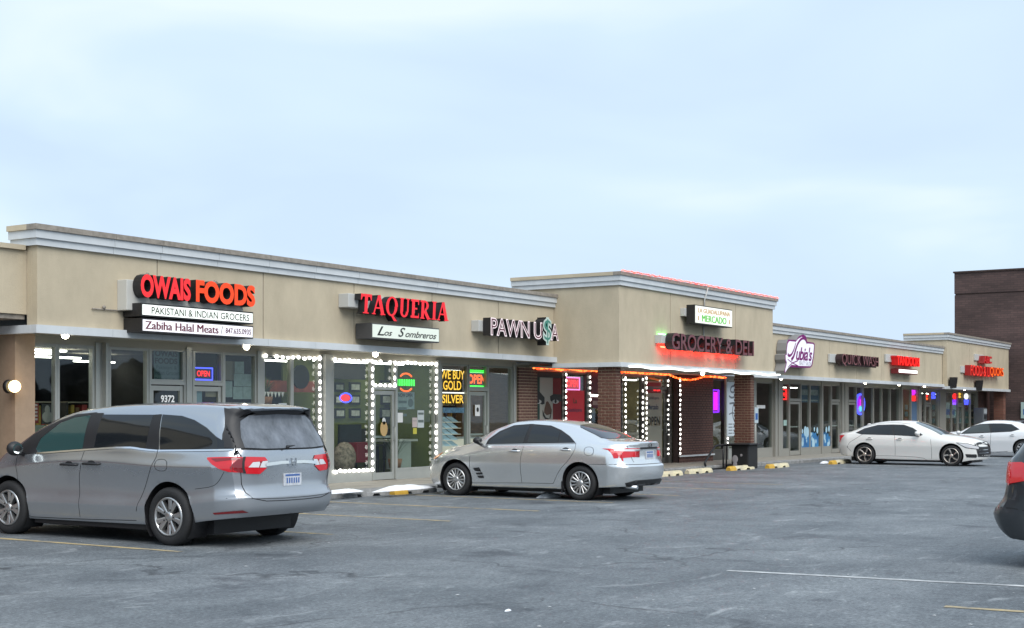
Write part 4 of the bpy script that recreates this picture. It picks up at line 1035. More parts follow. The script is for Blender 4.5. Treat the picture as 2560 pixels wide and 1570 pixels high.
# ---- the silver sedan
P_CAM = paint('silver_paint', (.80, .815, .82), .82, .25, dirt=0)
c = Car('sedan', 'silver sedan parked nose-in before the pawn shop and grocery', 23.42, 11.97, 1, CAM, P_CAM)
def cs(p): return c.side(p, z7)
def ce(p): return c.end(p, z7)
c.put('side_window', cs([(650, 322), (680, 282), (770, 212), (900, 160), (1055, 145), (985, 312)]), 'side', M_CGLASS, .006)
c.put('side_window', cs([(1025, 308), (1085, 146), (1245, 165), (1335, 205), (1308, 306)]), 'side', M_CGLASS, .006)
c.put('quarter_window', cs([(1318, 306), (1343, 208), (1415, 258), (1465, 306)]), 'side', M_CGLASS, .006)
c.put('window_surround', cs([(630, 330), (660, 275), (765, 200), (900, 145), (1065, 132), (1250, 148), (1345, 190), (1425, 248), (1482, 314), (1000, 322)]), 'side', M_DARKP, .003)
c.seam('chrome_strip', cs([(640, 328), (1000, 322), (1482, 315)]), w=.014, m=M_RIM, off=.007)
for pts in ([(485, 420), (478, 500), (490, 685)], [(1000, 322), (965, 420), (955, 540), (972, 682)], [(1482, 318), (1470, 380), (1410, 475), (1320, 570), (1268, 690)], [(490, 686), (970, 686), (1268, 692)], [(1600, 512), (1830, 512)]): c.seam('panel_gap', cs(pts), w=.007)
c.seam('skirt_crease', cs([(470, 715), (900, 738), (1305, 742)]), w=.012, m=M_SEAM)
fd = cs([(1560, 348), (1650, 350), (1645, 430), (1556, 428)]); q_ = chaikin(fd, 2, True); c.seam('fuel_door_gap', q_ + [q_[0]], w=.006, rnd=0, sides=(1,))
h = cs([(858, 385), (950, 385), (1335, 375), (1432, 375)]); c.handle(h[1][0], h[0][0], h[0][1]); c.handle(h[3][0], h[2][0], h[2][1])
c.put('taillight', [(.02, .945), (.28, .955), (.42, .945), (.45, .93), (.39, .835), (.2, .80), (.02, .775)], 'side', M_RED, .008, step=.03)
c.put('reversing_light', [(.06, .935), (.40, .935), (.38, .90), (.06, .895)], 'side', M_CLR, .012, step=.03)
TR = [(.58, .79), (.57, .93), (.62, .945), (.84, .945), (.84, .775)]
c.put('taillight', TR, 'rear', M_RED, .008); c.put('taillight', [(-a, b) for a, b in TR], 'rear', M_RED, .008)
c.put('trunk_trim', [(-.34, .93), (.34, .93), (.32, .965), (-.32, .965)], 'rear', M_DARKP, .012)
c.plate(-.155, .155, .745, .895)
bm = NB(); hx = c.bvh.ray_cast(Vector((-3, 0, .99)), Vector((1, 0, 0)))[0].x - .01
tube(bm, [(hx, .055 * math.cos(a), .995 + .034 * math.sin(a)) for a in [2 * math.pi * k / 16 for k in range(17)]], .006, 6, False); mk('emblem', bm, M_DARKP, c.root, local=True)
c.put('rear_window', [(.68, -.60), (.66, 0), (.68, .60), (1.0, .56), (1.32, .50), (1.36, 0), (1.32, -.50), (1.0, -.56)], 'top', M_CGLASS, .006, step=.1, rnd=1)
c.put('windshield', [(3.62, -.66), (3.1, -.60), (2.75, -.54), (2.68, 0), (2.75, .54), (3.1, .60), (3.62, .66), (3.70, 0)], 'top', M_CGLASS, .006, step=.1)
c.seam('trunk_gap', [(-.53, .70), (-.60, .86), (-.62, 1.0)], 'rear', .008); c.seam('trunk_gap', [(.53, .70), (.60, .86), (.62, 1.0)], 'rear', .008)
c.seam('bumper_gap', [(-.85, .665), (-.5, .66), (.5, .66), (.85, .665)], 'rear', .010)
c.put('bumper_insert', [(-.62, .22), (-.70, .33), (-.5, .375), (.5, .375), (.70, .33), (.62, .22)], 'rear', M_DARKP, .010)
c.put('headlight', cs([(125, 425), (160, 408), (205, 402), (190, 440), (150, 462), (128, 458)]), 'side', M_AMB, .010)
c.put('door_vent', cs([(510, 545), (570, 540), (590, 580), (535, 575)]), 'side', M_DARKP, .005, sides=(1,)); c.put('door_vent', cs([(540, 590), (598, 585), (605, 608), (548, 608)]), 'side', M_DARKP, .005, sides=(1,)); c.put('door_vent', cs([(550, 618), (610, 615), (618, 640), (570, 640)]), 'side', M_DARKP, .005, sides=(1,))
m_ = cs([(605, 300)])[0]; c.mirror(m_[0], m_[1], M_DARKP, .17, .13)
c.put('grille', [(-.45, .5), (.45, .5), (.4, .66), (-.4, .66)], 'front', M_DARKP, .006)
c.lump('mudflap', lambda bm, sd: box(bm, 1.42, 1.44, sd * .70, sd * .88, .13, .34) if sd > 0 else box(bm, 1.42, 1.44, -.88, -.70, .13, .34), M_DARKP)
bm = NB(); box(bm, .55, 4.4, -.64, .64, .12, .27); mk('underbody', bm, M_DARKP, c.root, local=True)
bm = NB(); tube(bm, [(.06, .52, .25), (.4, .52, .25)], .035, 10); mk('exhaust', bm, M_CHRM, c.root, local=True)
c.wheels('multi', .212); c.root.scale = (1.025,) * 3

# ---- the white fastback sedan, backed in
P_WH = paint('pearl_white_paint', (.74, .735, .71), .0, .3, dirt=.25, dcol=(.52, .49, .43))
a = Car('fastback_sedan', 'white fastback sedan with dark swirl wheels, backed up to the salon', 45.98, 16.36, -1, ACC, P_WH)
def as_(p): return a.side(p, z8)
a.put('side_window', as_([(395, 284), (470, 238), (600, 200), (755, 192), (770, 296), (430, 290)]), 'side', M_CGLASS, .006)
a.put('side_window', as_([(785, 297), (772, 193), (880, 196), (975, 230), (1065, 285), (1040, 308)]), 'side', M_CGLASS, .006)
a.put('window_surround', as_([(350, 276), (450, 226), (600, 188), (760, 183), (890, 186), (990, 222), (1100, 300), (1045, 318), (780, 303), (420, 294)]), 'side', M_DARKP, .003)
for pts in ([(785, 303), (792, 420), (790, 528)], [(1185, 345), (1196, 460), (1196, 580)], [(430, 292), (440, 400), (500, 470)], [(520, 528), (790, 532), (1090, 548), (1150, 585)]): a.seam('panel_gap', as_(pts), w=.009)
a.seam('roof_trim', as_([(300, 262), (420, 215), (560, 172), (800, 160), (960, 178)]), w=.008)
h = as_([(470, 342), (540, 342), (802, 347), (880, 350)]); a.handle(h[0][0], h[1][0], h[0][1]); a.handle(h[2][0], h[3][0], h[2][1])
a.put('taillight', as_([(118, 322), (192, 322), (195, 335), (140, 368), (108, 392), (108, 340)]), 'side', M_RED, .012)
a.put('taillight', [(.45, .86), (.8, .80), (.8, .95), (.45, .95)], 'rear', M_RED, .01); a.put('taillight', [(-.45, .86), (-.8, .80), (-.8, .95), (-.45, .95)], 'rear', M_RED, .01)
a.put('headlight', as_([(1480, 390), (1600, 400), (1715, 430), (1718, 455), (1580, 438)]), 'side', M_CLR, .012); a.put('headlight_bezel', as_([(1465, 384), (1600, 394), (1725, 424), (1728, 462), (1575, 444)]), 'side', M_DARKP, .007)
a.put('fog_light_recess', as_([(1570, 512), (1692, 515), (1700, 535), (1690, 552), (1585, 548)]), 'side', M_DARKP, .008)
a.put('grille', [(-.62, .30), (.62, .30), (.68, .5), (.72, .72), (.5, .76), (0, .78), (-.5, .76), (-.72, .72), (-.68, .5)], 'front', M_DARKP, .006, step=.1)
for z in (.42, .52, .62): a.seam('grille_bar', [(-.6, z), (0, z + .01), (.6, z)], 'front', .012, M_CHRM, .012)
a.put('emblem', [(.07 * math.cos(t), .69 + .05 * math.sin(t)) for t in [2 * math.pi * k / 12 for k in range(12)]], 'front', M_CHRM, .014)
a.put('windshield', [(3.55, -.70), (3.0, -.61), (2.68, -.54), (2.62, 0), (2.68, .54), (3.0, .61), (3.55, .70), (3.62, 0)], 'top', mat('pale_windshield', (.10, .13, .14), .04, spec=.9), .006, step=.1)
a.put('rear_window', [(.42, -.58), (.40, 0), (.42, .58), (1.0, .52), (1.25, .46), (1.28, 0), (1.25, -.46), (1.0, -.52)], 'top', M_CGLASS, .006, step=.1)
m_ = as_([(1055, 292)])[0]; a.mirror(m_[0], m_[1], P_WH, .22, .15)
bm = NB(); box(bm, .55, 4.5, -.64, .64, .11, .25); mk('underbody', bm, M_DARKP, a.root, local=True)
bm = NB(); ball(bm, (.95, 0, 1.30), .08, .03, .045, 10, 6); mk('antenna_fin', bm, P_WH, a.root, local=True)
a.seam('lower_trim', as_([(92, 480), (170, 545), (270, 562)]), w=.014)
a.wheels('swirl', .245, m=mat('machined_alloy', (.55, .50, .45), .3, metal=.9))

# ---- the second white sedan, nose-in behind it
P_W2 = paint('white_paint', (.76, .77, .78), .0, .25)
b = Car('saloon_car', 'white saloon with silver wheels parked behind the fastback sedan at right', 57.55, 11.80, 1, ACC, P_W2)
def bs(p): return b.side(p, z8)
b.put('side_window', bs([(1545, 282), (1640, 212), (1730, 190), (1830, 183), (1850, 266)]), 'side', mat('light_tinted_glass', (.05, .06, .06), .05, spec=.6), .006)
b.put('side_window', bs([(1865, 265), (1862, 182), (1980, 180), (2075, 188), (2150, 235), (2080, 255)]), 'side', M_CGLASS, .006)
b.put('window_surround', bs([(1515, 290), (1620, 205), (1730, 180), (1850, 172), (1980, 171), (2085, 180), (2175, 238), (2080, 264), (1850, 275)]), 'side', M_DARKP, .003)
b.seam('panel_gap', bs([(1855, 275), (1850, 400), (1835, 520)]), w=.010); b.seam('panel_gap', bs([(1560, 290), (1550, 400), (1560, 520)]), w=.010)
h = bs([(1725, 315), (1785, 315), (2065, 305), (2120, 305)]); b.handle(h[1][0], h[0][0], h[0][1]); b.handle(h[3][0], h[2][0], h[2][1])
m_ = bs([(1510, 280)])[0]; b.mirror(m_[0], m_[1], P_W2)
b.put('windshield', [(3.55, -.70), (3.0, -.61), (2.68, -.54), (2.62, 0), (2.68, .54), (3.0, .61), (3.55, .70), (3.62, 0)], 'top', M_CGLASS, .006, step=.1)
b.put('rear_window', [(.42, -.58), (.40, 0), (.42, .58), (1.0, .52), (1.25, .46), (1.28, 0), (1.25, -.46), (1.0, -.52)], 'top', M_CGLASS, .006, step=.1)
b.put('taillight', [(.02, .80), (.35, .86), (.35, .95), (.02, .95)], 'side', M_RED, .01)
b.seam('sill_trim', bs([(1850, 492), (1960, 486), (2040, 482)]), w=.02, m=M_CHRM)
b.wheels('nine', .235)

# ---- dark car beyond it: only its roof shows
P_DK = paint('dark_grey_paint', (.022, .023, .027), .2, .3)
d_ = Car('dark_sedan', 'dark sedan whose roof shows behind the white saloon', 67.6, 13.0, 1, ACC, P_DK)
d_.put('side_window', [(1.0, 1.02), (1.3, 1.27), (1.9, 1.38), (2.5, 1.36), (3.1, 1.02)], 'side', M_CGLASS, .006)
d_.put('windshield', [(3.55, -.70), (2.68, -.54), (2.62, 0), (2.68, .54), (3.55, .70), (3.62, 0)], 'top', M_CGLASS, .006, step=.1)
d_.put('rear_window', [(.42, -.58), (.42, .58), (1.25, .46), (1.25, -.46)], 'top', M_CGLASS, .006, step=.1)
d_.wheels('nine', .235)

# ---- black hatchback at the right edge
P_BK = paint('black_paint', (.020, .024, .030), .25, .22, dirt=1.0, dcol=(.055, .06, .065))
s_ = Car('hatchback', 'dirty black hatchback cut off by the right edge of the photo', 16.12, 3.90, -1, SUV, P_BK, 'cars in the second row')
s_.put('taillight', [(.02, .90), (.03, 1.06), (.12, 1.10), (.42, 1.115), (.55, 1.05), (.5, .93), (.3, .89)], 'side', M_RED, .012, step=.03)
TB = [(-.84, .90), (-.84, 1.06), (-.7, 1.10), (-.55, 1.05), (-.52, .92)]
s_.put('taillight', TB, 'rear', M_RED, .012, step=.03); s_.put('taillight', [(-y, z) for y, z in TB], 'rear', M_RED, .012, step=.03)
s_.put('side_window', [(.62, 1.14), (.8, 1.35), (1.1, 1.50), (1.7, 1.57), (2.2, 1.55), (2.7, 1.36), (3.1, 1.10)], 'side', M_CGLASS, .006)
s_.put('rear_window', [(-.62, 1.18), (-.56, 1.45), (0, 1.5), (.56, 1.45), (.62, 1.18)], 'rear', M_CGLASS, .006)
s_.seam('bumper_crease', [(.02, .60), (.25, .64), (.55, .60)], w=.012)
s_.plate(-.16, .16, .72, .87); s_.wheels('nine', .225)
s_.put('windshield', [(3.45, -.66), (2.7, -.60), (2.62, 0), (2.7, .60), (3.45, .66), (3.5, 0)], 'top', M_CGLASS, .006, step=.1)

# ================================================================== SIGNS ON THE FASCIAS
def rect(pl, ytl, ybl, pr, ytr, ybr, Y):
    x0, za = aY(pl, ytl, Y); _, zb = aY(pl, ybl, Y); x1, zc = aY(pr, ytr, Y); _, zd = aY(pr, ybr, Y)
    return x0, x1, (zb + zd) / 2, (za + zc) / 2
def prect(p0, y0, p1, y1, Y):                     # a nearly upright pixel box on the plane Y
    x0, za = aY(p0, y0, Y); x1, _ = aY(p1, y0, Y); zm = aY((p0 + p1) / 2, y0, Y)[1]; zn = aY((p0 + p1) / 2, y1, Y)[1]
    return x0, x1, zn, zm
def sign(name, label, x, y, z): return thing(name, label, 'sign', (x, y, z))
def bold(name, body, x0, x1, z0, z1, y, m, parent, w=.012):
    for k, dx in enumerate((0, w)): print_text(name, body, x0 + dx, x1 - w + dx, z0, z1, y - .0015 * k, m, parent)
def sbox(t, x0, x1, y0, y1, z0, z1, face, side=None, name='cabinet', rim=.025):
    bm = NB(); box(bm, x0, x1, y0 + .012, y1, z0, z1); mk(name, bm, side or M_RETN, t)
    bm = NB(); box(bm, x0 + rim, x1 - rim, y0, y0 + .011, z0 + rim, z1 - rim); return mk('sign_face', bm, face, t)
def raceway(t, x0, x1, y0, y1, z0, z1, m=None):
    bm = NB(); box(bm, x0, x1, y0, y1, z0, z1); mk('raceway', bm, m or M_GREYBOX, t, bevel=.01)
RED1 = glow('lit_red_face', (1.0, .022, .03), 1.0, (.12, .008, .008)); ORA1 = glow('lit_orange_face', (1.0, .055, .004), 1.0, (.12, .02, .004))
RED2 = glow('lit_scarlet_face', (1.0, .015, .03), .82, (.2, .008, .012))
M_LITW = glow('lit_white_face', (.95, 1.0, .93), .62, (.7, .72, .68)); M_LITW2 = glow('lit_cool_white_face', (.93, .92, .98), .55, (.72, .70, .72))
M_LITG = glow('lit_greenish_white_face', (.80, .88, .78), .28, (.62, .66, .58)); M_LITM = glow('bright_white_face', (1, 1, .9), .62, (.55, .56, .5))
M_DGRN = mat('dark_green_print', (.035, .05, .025), .6); M_MAR = mat('maroon_print', (.13, .012, .03), .6); M_INK = mat('black_print', (.012, .014, .014), .6)
# -- grocer
Y1 = 18.15
t = sign('shop_sign', 'red and orange lit channel letters reading OWAIS FOODS', 18.7, 18.2, 3.9)
xa, xb, z0, z1 = rect(352, 686, 746, 477, 699, 751, Y1); xc, xd, z2, z3 = rect(490, 697, 754, 638, 712, 767, Y1)
zlo, zhi = (z0 + z2) / 2, (z1 + z3) / 2
channel_letters(t, 'OWAIS', xa, xb, zlo, zhi, Y1, .20, RED1, offset=.045, space=1.0)
channel_letters(t, 'FOODS', xc, xd, zlo, zhi, Y1, .20, ORA1, offset=.045, space=1.0)
raceway(t, xa - .12, xd - .1, 18.36, 18.60, zlo - .22, zlo + .30, mat('pale_raceway', (.55, .54, .50), .6))
for px in (370, 540):
    x, z = aY(px, 680, 18.45); bm = NB(); ball(bm, (x, 18.52, zhi + .03), .13, .03, .022, 10, 6); ball(bm, (x + .05, 18.52, zhi + .05), .035, .03, .03, 8, 6); mk('bracket_cap', bm, M_CAP, t)
t = sign('box_sign', 'white lit box sign reading PAKISTANI & INDIAN GROCERS', 18.7, 18.2, 3.6)
x0, x1, z0, z1 = rect(354, 756, 791, 634, 781, 810, Y1 - .02); gz0 = z0
sbox(t, x0, x1, Y1 - .02, 18.58, z0, z1, M_LITW); print_text('lettering', 'PAKISTANI & INDIAN GROCERS', x0 + .22, x1 - .12, z0 + .05, z1 - .055, Y1 - .024, M_DGRN, t, .008)
t = sign('box_sign', 'white box sign reading Zabiha Halal Meats with a phone number', 18.7, 18.2, 3.3)
x0, x1, z0, z1 = rect(355, 795, 831, 634, 814, 846, Y1 - .02); z1 = min(z1, gz0 - .015)
sbox(t, x0, x1, Y1 - .02, 18.58, z0, z1, M_LITW2); wd = x1 - x0
bold('lettering', 'Zabiha Halal Meats', x0 + .07, x0 + wd * .665, z0 + .055, z1 - .05, Y1 - .024, M_MAR, t)
print_text('lettering', '/', x0 + wd * .685, x0 + wd * .705, z0 + .05, z1 - .05, Y1 - .024, M_INK, t)
print_text('lettering', '847.635.0935', x0 + wd * .73, x1 - .07, z0 + .07, z1 - .07, Y1 - .024, mat('plum_print', (.10, .02, .05), .6), t, .02)
bm = NB(); xa, za = aY(232, 771, 18.56); xb, zb = aY(330, 779, 18.56); tube(bm, [(xa, 18.575, za), (xb, 18.575, zb)], .012, 6); xm, zm = aY(261, 768, 18.55); ball(bm, (xm, 18.56, zm), .035, .03, .035, 8, 6)
solo('conduit', bm, M_CAP, 'thin brown conduit with a junction knob left of the grocer sign', 'pipe')
# -- taqueria: serif letters from strokes
def serif_letter(ch):
    T, S_ = .20, .055                              # stem, serif thickness (unit height, widths below)
    P = []
    def q(*a): P.append(list(a))
    def stem(x, z0=0, z1=1, w=T): q((x, z0), (x + w, z0), (x + w, z1), (x, z1))
    def ser(x, z, w=.32): q((x - (w - T) / 2, z), (x + T + (w - T) / 2, z), (x + T + (w - T) / 2, z + S_), (x - (w - T) / 2, z + S_))
    def bar(a, b, wa, wb=None):
        a, b = Vector(a), Vector(b); d = (b - a).normalized(); n = Vector((-d.y, d.x)); wb = wb or wa
        q(tuple(a + n * wa / 2), tuple(a - n * wa / 2), tuple(b - n * wb / 2), tuple(b + n * wb / 2))
    def arc(cx, cz, rx, rz, a0, a1, w0, w1, n=12):
        for i in range(n):
            s, e_ = a0 + (a1 - a0) * i / n, a0 + (a1 - a0) * (i + 1.06) / n
            def pt(a, k): w = w0 + (w1 - w0) * abs(math.cos(a)); return (cx + (rx - k * w) * math.cos(a), cz + (rz - k * w * .75) * math.sin(a))
            q(pt(s, 0), pt(e_, 0), pt(e_, 1), pt(s, 1))
    if ch == 'T': stem(.27); ser(.27, 0, .40); q((0, .86), (.74, .86), (.74, 1), (0, 1)); q((0, .68), (.05, .68), (.12, .86), (0, .86)); q((.69, .68), (.74, .68), (.74, .86), (.62, .86)); W = .74
    elif ch == 'A': bar((.10, 0), (.40, 1), .09); bar((.74, 0), (.42, 1), .22); q((.2, .30), (.62, .30), (.60, .38), (.22, .38)); q((-.02, 0), (.24, 0), (.24, S_), (-.02, S_)); q((.56, 0), (.92, 0), (.92, S_), (.56, S_)); W = .88
    elif ch == 'Q': arc(.42, .5, .42, .52, 0, 2 * math.pi, .11, .20, 20); q((.36, .06), (.52, .06), (.86, -.26), (.62, -.26)); W = .86
    elif ch == 'U': stem(.10, .28, 1); stem(.58, .28, 1, .12); ser(.10, 1 - S_); q((.50, 1 - S_), (.78, 1 - S_), (.78, 1), (.50, 1)); arc(.40, .30, .30, .32, math.pi, 2 * math.pi, .13, .17, 10); W = .80
    elif ch == 'E': stem(.08); q((0, 0), (.62, 0), (.62, .12), (0, .12)); q((0, .88), (.60, .88), (.60, 1), (0, 1)); q((.28, .46), (.48, .46), (.48, .55), (.28, .55)); q((.56, .12), (.62, .12), (.62, .28), (.60, .28)); q((.54, .72), (.60, .72), (.60, .88), (.54, .88)); W = .64
    elif ch == 'R': stem(.08); ser(.08, 0, .34); q((0, .89), (.34, .89), (.34, 1), (0, 1)); arc(.34, .73, .30, .27, -math.pi / 2, math.pi / 2, .11, .18, 10); bar((.34, .46), (.68, 0), .20); q((.56, 0), (.84, 0), (.84, S_), (.56, S_)); W = .82
    else: stem(.08); ser(.08, 0, .36); ser(.08, 1 - S_, .36); W = .36
    return P, W
t = sign('shop_sign', 'red serif channel letters reading TAQUERIA', 24.6, 18.2, 3.8)
x0, x1, z0, z1 = rect(901, 734, 782, 1122, 757, 803, Y1); word = 'TAQUERIA'; gl = [serif_letter(ch) for ch in word]
tot = sum(w for _, w in gl) + .07 * 7; kx = (x1 - x0) / (tot + .05); cx = x0
for P, W in gl:
    bm = NB(); hh = z1 - z0
    for k, poly in enumerate(P):
        pp = [(cx + (px + .12 * pz * .5) * kx, z0 + pz * hh) for px, pz in poly]; prism(bm, pp, Y1 + k * .0006, Y1 + .17, 0, 1)
    mk('letter', bm, [RED2, M_RETN], t); cx += (W + .07) * kx
raceway(t, x0 - .16, x1 - .25, 18.33, 18.60, z0 + .12, z0 + .40)
bm = NB(); xm = (x0 + x1) / 2; tube(bm, [(xm, 18.4, z0 + .1), (xm, 18.4, z0 - .10)], .03, 8); mk('hanger', bm, M_GREYBOX, t)
t = sign('box_sign', 'pale green box sign with script reading Los Sombreros', 24.6, 18.2, 3.3)
x0, x1, z0, z1 = rect(930, 807, 847, 1099, 821, 856, Y1 - .02)
sbox(t, x0, x1, Y1 - .02, 18.56, z0, z1, M_LITG, mat('grey_cabinet', (.06, .06, .062), .5)); w_ = x1 - x0; h_ = z1 - z0
def script(t, s, x0, x1, z0, z1, y, m): print_text('lettering', s, x0, x1, z0, z1, y, m, t, .012, .42, .96)
script(t, 'L', x0 + w_ * .07, x0 + w_ * .17, z0 + h_ * .22, z0 + h_ * .82, Y1 - .024, M_INK); script(t, 'os', x0 + w_ * .17, x0 + w_ * .285, z0 + h_ * .23, z0 + h_ * .50, Y1 - .024, M_INK)
script(t, 'S', x0 + w_ * .37, x0 + w_ * .475, z0 + h_ * .22, z0 + h_ * .84, Y1 - .024, M_INK); script(t, 'ombreros', x0 + w_ * .475, x0 + w_ * .95, z0 + h_ * .23, z0 + h_ * .66, Y1 - .024, M_INK)
# -- pawn shop
t = sign('shop_sign', 'maroon channel letters outlined in pink with a dollar sign, reading PAWN USA', 28.7, 18.2, 3.6)
PINK = glow('pink_white_outline', (.95, .80, .84), .45, (.7, .6, .6)); MARF = mat('unlit_maroon_face', (.10, .018, .035), .4)
x0, x1, z0, z1 = rect(1227, 795, 839, 1397, 809, 852, Y1); w_ = x1 - x0
channel_letters(t, 'PAWN', x0, x0 + w_ * .555, z0, z1, Y1, .22, PINK, offset=.03, inner=MARF, inner_off=-.014)
channel_letters(t, 'U', x0 + w_ * .615, x0 + w_ * .745, z0, z1, Y1, .22, PINK, offset=.03, inner=MARF, inner_off=-.014)
channel_letters(t, 'A', x0 + w_ * .875, x1, z0, z1, Y1, .22, PINK, offset=.03, inner=MARF, inner_off=-.014)
channel_letters(t, '$', x0 + w_ * .74, x0 + w_ * .875, z0 - .13, z1 + .14, Y1 - .03, .26, mat('pale_mint_face', (.55, .66, .60), .5), offset=.05, inner=mat('teal_face', (.06, .24, .19), .5), inner_off=-.012)
raceway(t, x0 - .16, x1 - .3, 18.38, 18.60, z0 + .10, z0 + .36)
# -- grocery block
Y2 = 16.30
t = sign('shop_sign', 'unlit dusky pink channel letters reading GROCERY & DELI with a red glow below', 35.5, 16.4, 3.4)
x0, x1, z0, z1 = rect(1680, 835, 878, 1885, 849, 886, Y2)
channel_letters(t, 'GROCERY & DELI', x0, x1, z0, z1, Y2, .24, mat('unlit_dusky_pink_face', (.16, .05, .06), .45), offset=.012)
raceway(t, x0 - .2, x1 - .2, 16.50, 16.70, z0 + .16, z0 + .38)
bm = NB(); tube(bm, [(x0 - .05, 16.60, z0 + .07), (x1 - .25, 16.60, z0 + .07)], .016, 8); mk('red_neon_tube', bm, glow('red_neon', (1, .03, .015), 34), t)
bm = NB(); tube(bm, [(x0 - .12, 16.64, z0 + .41), (x0 + .5, 16.64, z0 + .41)], .009, 6); mk('green_neon_tube', bm, glow('green_neon', (.12, 1, .2), 14), t)
t = sign('box_sign', 'bright white box sign reading LA GUADALUPANA MERCADO', 35.5, 16.4, 3.9)
x0, x1, z0, z1 = rect(1738, 763, 811, 1831, 773, 817, Y2)
sbox(t, x0, x1, Y2, 16.56, z0, z1, M_LITM); h_ = z1 - z0; w_ = x1 - x0
bold('lettering', 'LA GUADALUPANA', x0 + w_ * .07, x1 - w_ * .07, z0 + h_ * .60, z0 + h_ * .84, Y2 - .004, mat('tan_print', (.45, .26, .10), .6, emit=(.5, .3, .1), es=.15), t, .015)
bold('lettering', 'MERCADO', x0 + w_ * .17, x1 - w_ * .17, z0 + h_ * .14, z0 + h_ * .50, Y2 - .004, mat('green_print', (.10, .42, .06), .6, emit=(.1, .6, .05), es=.15), t, .025)
for s in (.08, .92): bm = NB(); box(bm, x0 + w_ * s - .03, x0 + w_ * s + .03, Y2 - .004, Y2 - .002, z0 + h_ * .18, z0 + h_ * .42); mk('emblem', bm, mat('tan_print', ()), t)
raceway(t, x0 - .1, x1 - .1, 16.56, 16.70, z0 + .2, z0 + .42)
bm = NB(); xm = aY(1766, 700, 16.6)[0]; tube(bm, [(xm, 16.55, 5.1), (xm, 16.66, 4.75), (xm, 16.66, z1 - .05)], .022, 8); tube(bm, [(xm - .05, 16.66, z0), (xm - .05, 16.66, z0 - .3)], .02, 8); solo('conduit', bm, M_GREYBOX, 'pale vertical conduit above the white mercado box sign', 'pipe')
# -- wing
Y3 = 18.12
t = sign('salon_sign', "white sign with purple border and scissors reading Nubia's", 49, 18.2, 3.6)
def zn(x, y): return aY(1930 + x * 130 / 1403., 820 + y * 130 / 1403., Y3)
PUR = mat('purple_border', (.20, .008, .15), .4); WHT = glow('sign_white', (.85, .85, .98), .35, (.7, .7, .75)); PNK = glow('pale_pink_trim', (.95, .6, .9), .5, (.7, .4, .6))
outl = [(440, 310), (655, 325), (720, 230), (840, 170), (910, 215), (955, 370), (1120, 395), (1155, 440), (1140, 700), (1085, 1020), (1030, 1075), (560, 1060), (470, 1050), (400, 1150), (345, 1225), (335, 1150), (365, 1020), (380, 950), (350, 850), (350, 720), (395, 690), (385, 600), (405, 400)]
bm = NB(); prism(bm, [zn(*p) for p in outl], Y3, 18.48, 0, 1); mk('cabinet', bm, [PUR, mat('grey_sign_side', (.22, .215, .21), .6)], t)
inn = [(470, 355), (640, 375), (700, 300), (800, 240), (880, 280), (930, 420), (1090, 430), (1125, 460), (1105, 700), (1055, 1000), (1020, 1030), (720, 1020), (520, 990), (400, 1110), (355, 1190), (360, 1110), (385, 1020), (400, 940), (370, 860), (365, 740), (400, 720), (400, 600), (425, 420)]
bm = NB(); prism(bm, [zn(*p) for p in inn], Y3 - .012, Y3 - .001, 0); mk('sign_face', bm, WHT, t)
def ribbon(t, name, pts, w, y, m):
    pts = chaikin([tuple(p) for p in pts], 2); Lp, Rp = [], []
    for i, p in enumerate(pts):
        a_, b_ = pts[max(0, i - 1)], pts[min(len(pts) - 1, i + 1)]; d = Vector((b_[0] - a_[0], b_[1] - a_[1])).normalized(); ww = w[0] + (w[1] - w[0]) * i / (len(pts) - 1)
        Lp.append((p[0] - d.y * ww, p[1] + d.x * ww)); Rp.append((p[0] + d.y * ww, p[1] - d.x * ww))
    bm = NB(); l = [bm.verts.new((x, y, z)) for x, z in Lp]; r = [bm.verts.new((x, y, z)) for x, z in Rp]
    for i in range(len(l) - 1): bm.faces.new((l[i], r[i], r[i + 1], l[i + 1]))
    mk(name, bm, m, t)
ribbon(t, 'lettering', [zn(*p) for p in ((630, 400), (590, 560), (520, 720), (450, 760), (415, 700))], (.02, .06), Y3 - .016, PUR)
ribbon(t, 'lettering', [zn(*p) for p in ((510, 860), (580, 760), (630, 560), (700, 380), (800, 270), (880, 290), (935, 420))], (.06, .035), Y3 - .019, PUR)
x0, z0 = zn(635, 840); x1, z1 = zn(1070, 520); print_text('lettering', "ubia's", x0, x1, z0 - .03, z1 - .02, Y3 - .022, PUR, t, .02, .3, .9)
ribbon(t, 'scissors', [zn(*p) for p in ((410, 840), (520, 930), (690, 1020))], (.015, .02), Y3 - .016, PUR); ribbon(t, 'scissors', [zn(*p) for p in ((420, 1060), (520, 950), (690, 880))], (.015, .02), Y3 - .018, PUR)
x0, z0 = zn(730, 980); x1, z1 = zn(1045, 900); print_text('lettering', 'BEAUTY SALON', x0, x1, z0 - .02, z1 - .02, Y3 - .016, mat('grey_print', (.25, .23, .27), .6), t)
def small_sign(label, text, px0, yt0, yb0, px1, yt1, yb1, face, Y, inner=None, off=.0, rw=True, ret=None):
    t = sign('shop_sign', label, aY((px0 + px1) / 2, 900, Y)[0], Y, 3.4); x0, x1, z0, z1 = rect(px0, yt0, yb0, px1, yt1, yb1, Y)
    channel_letters(t, text, x0, x1, z0, z1, Y, .28, face, ret, offset=off, inner=inner, inner_off=off - .03)
    bm = NB(); box(bm, x0 + .05, x1 - .03, Y + .10, Y + .13, z0 + .03, z1 - .03); mk('backing', bm, ret or M_RETN, t)
    if rw: raceway(t, x0 - .55, x1 - .4, Y + .285, Y + .37, z0 + .12, z0 + .44)
    return t, x0, x1, z0, z1
small_sign('unlit pinkish channel letters reading QUICK WASH', 'QUICK WASH', 2106, 884, 917, 2197, 893, 919, mat('unlit_mauve_face', (.26, .10, .11), .5), Y3, off=-.012, ret=mat('dark_maroon_return', (.03, .012, .014), .5))
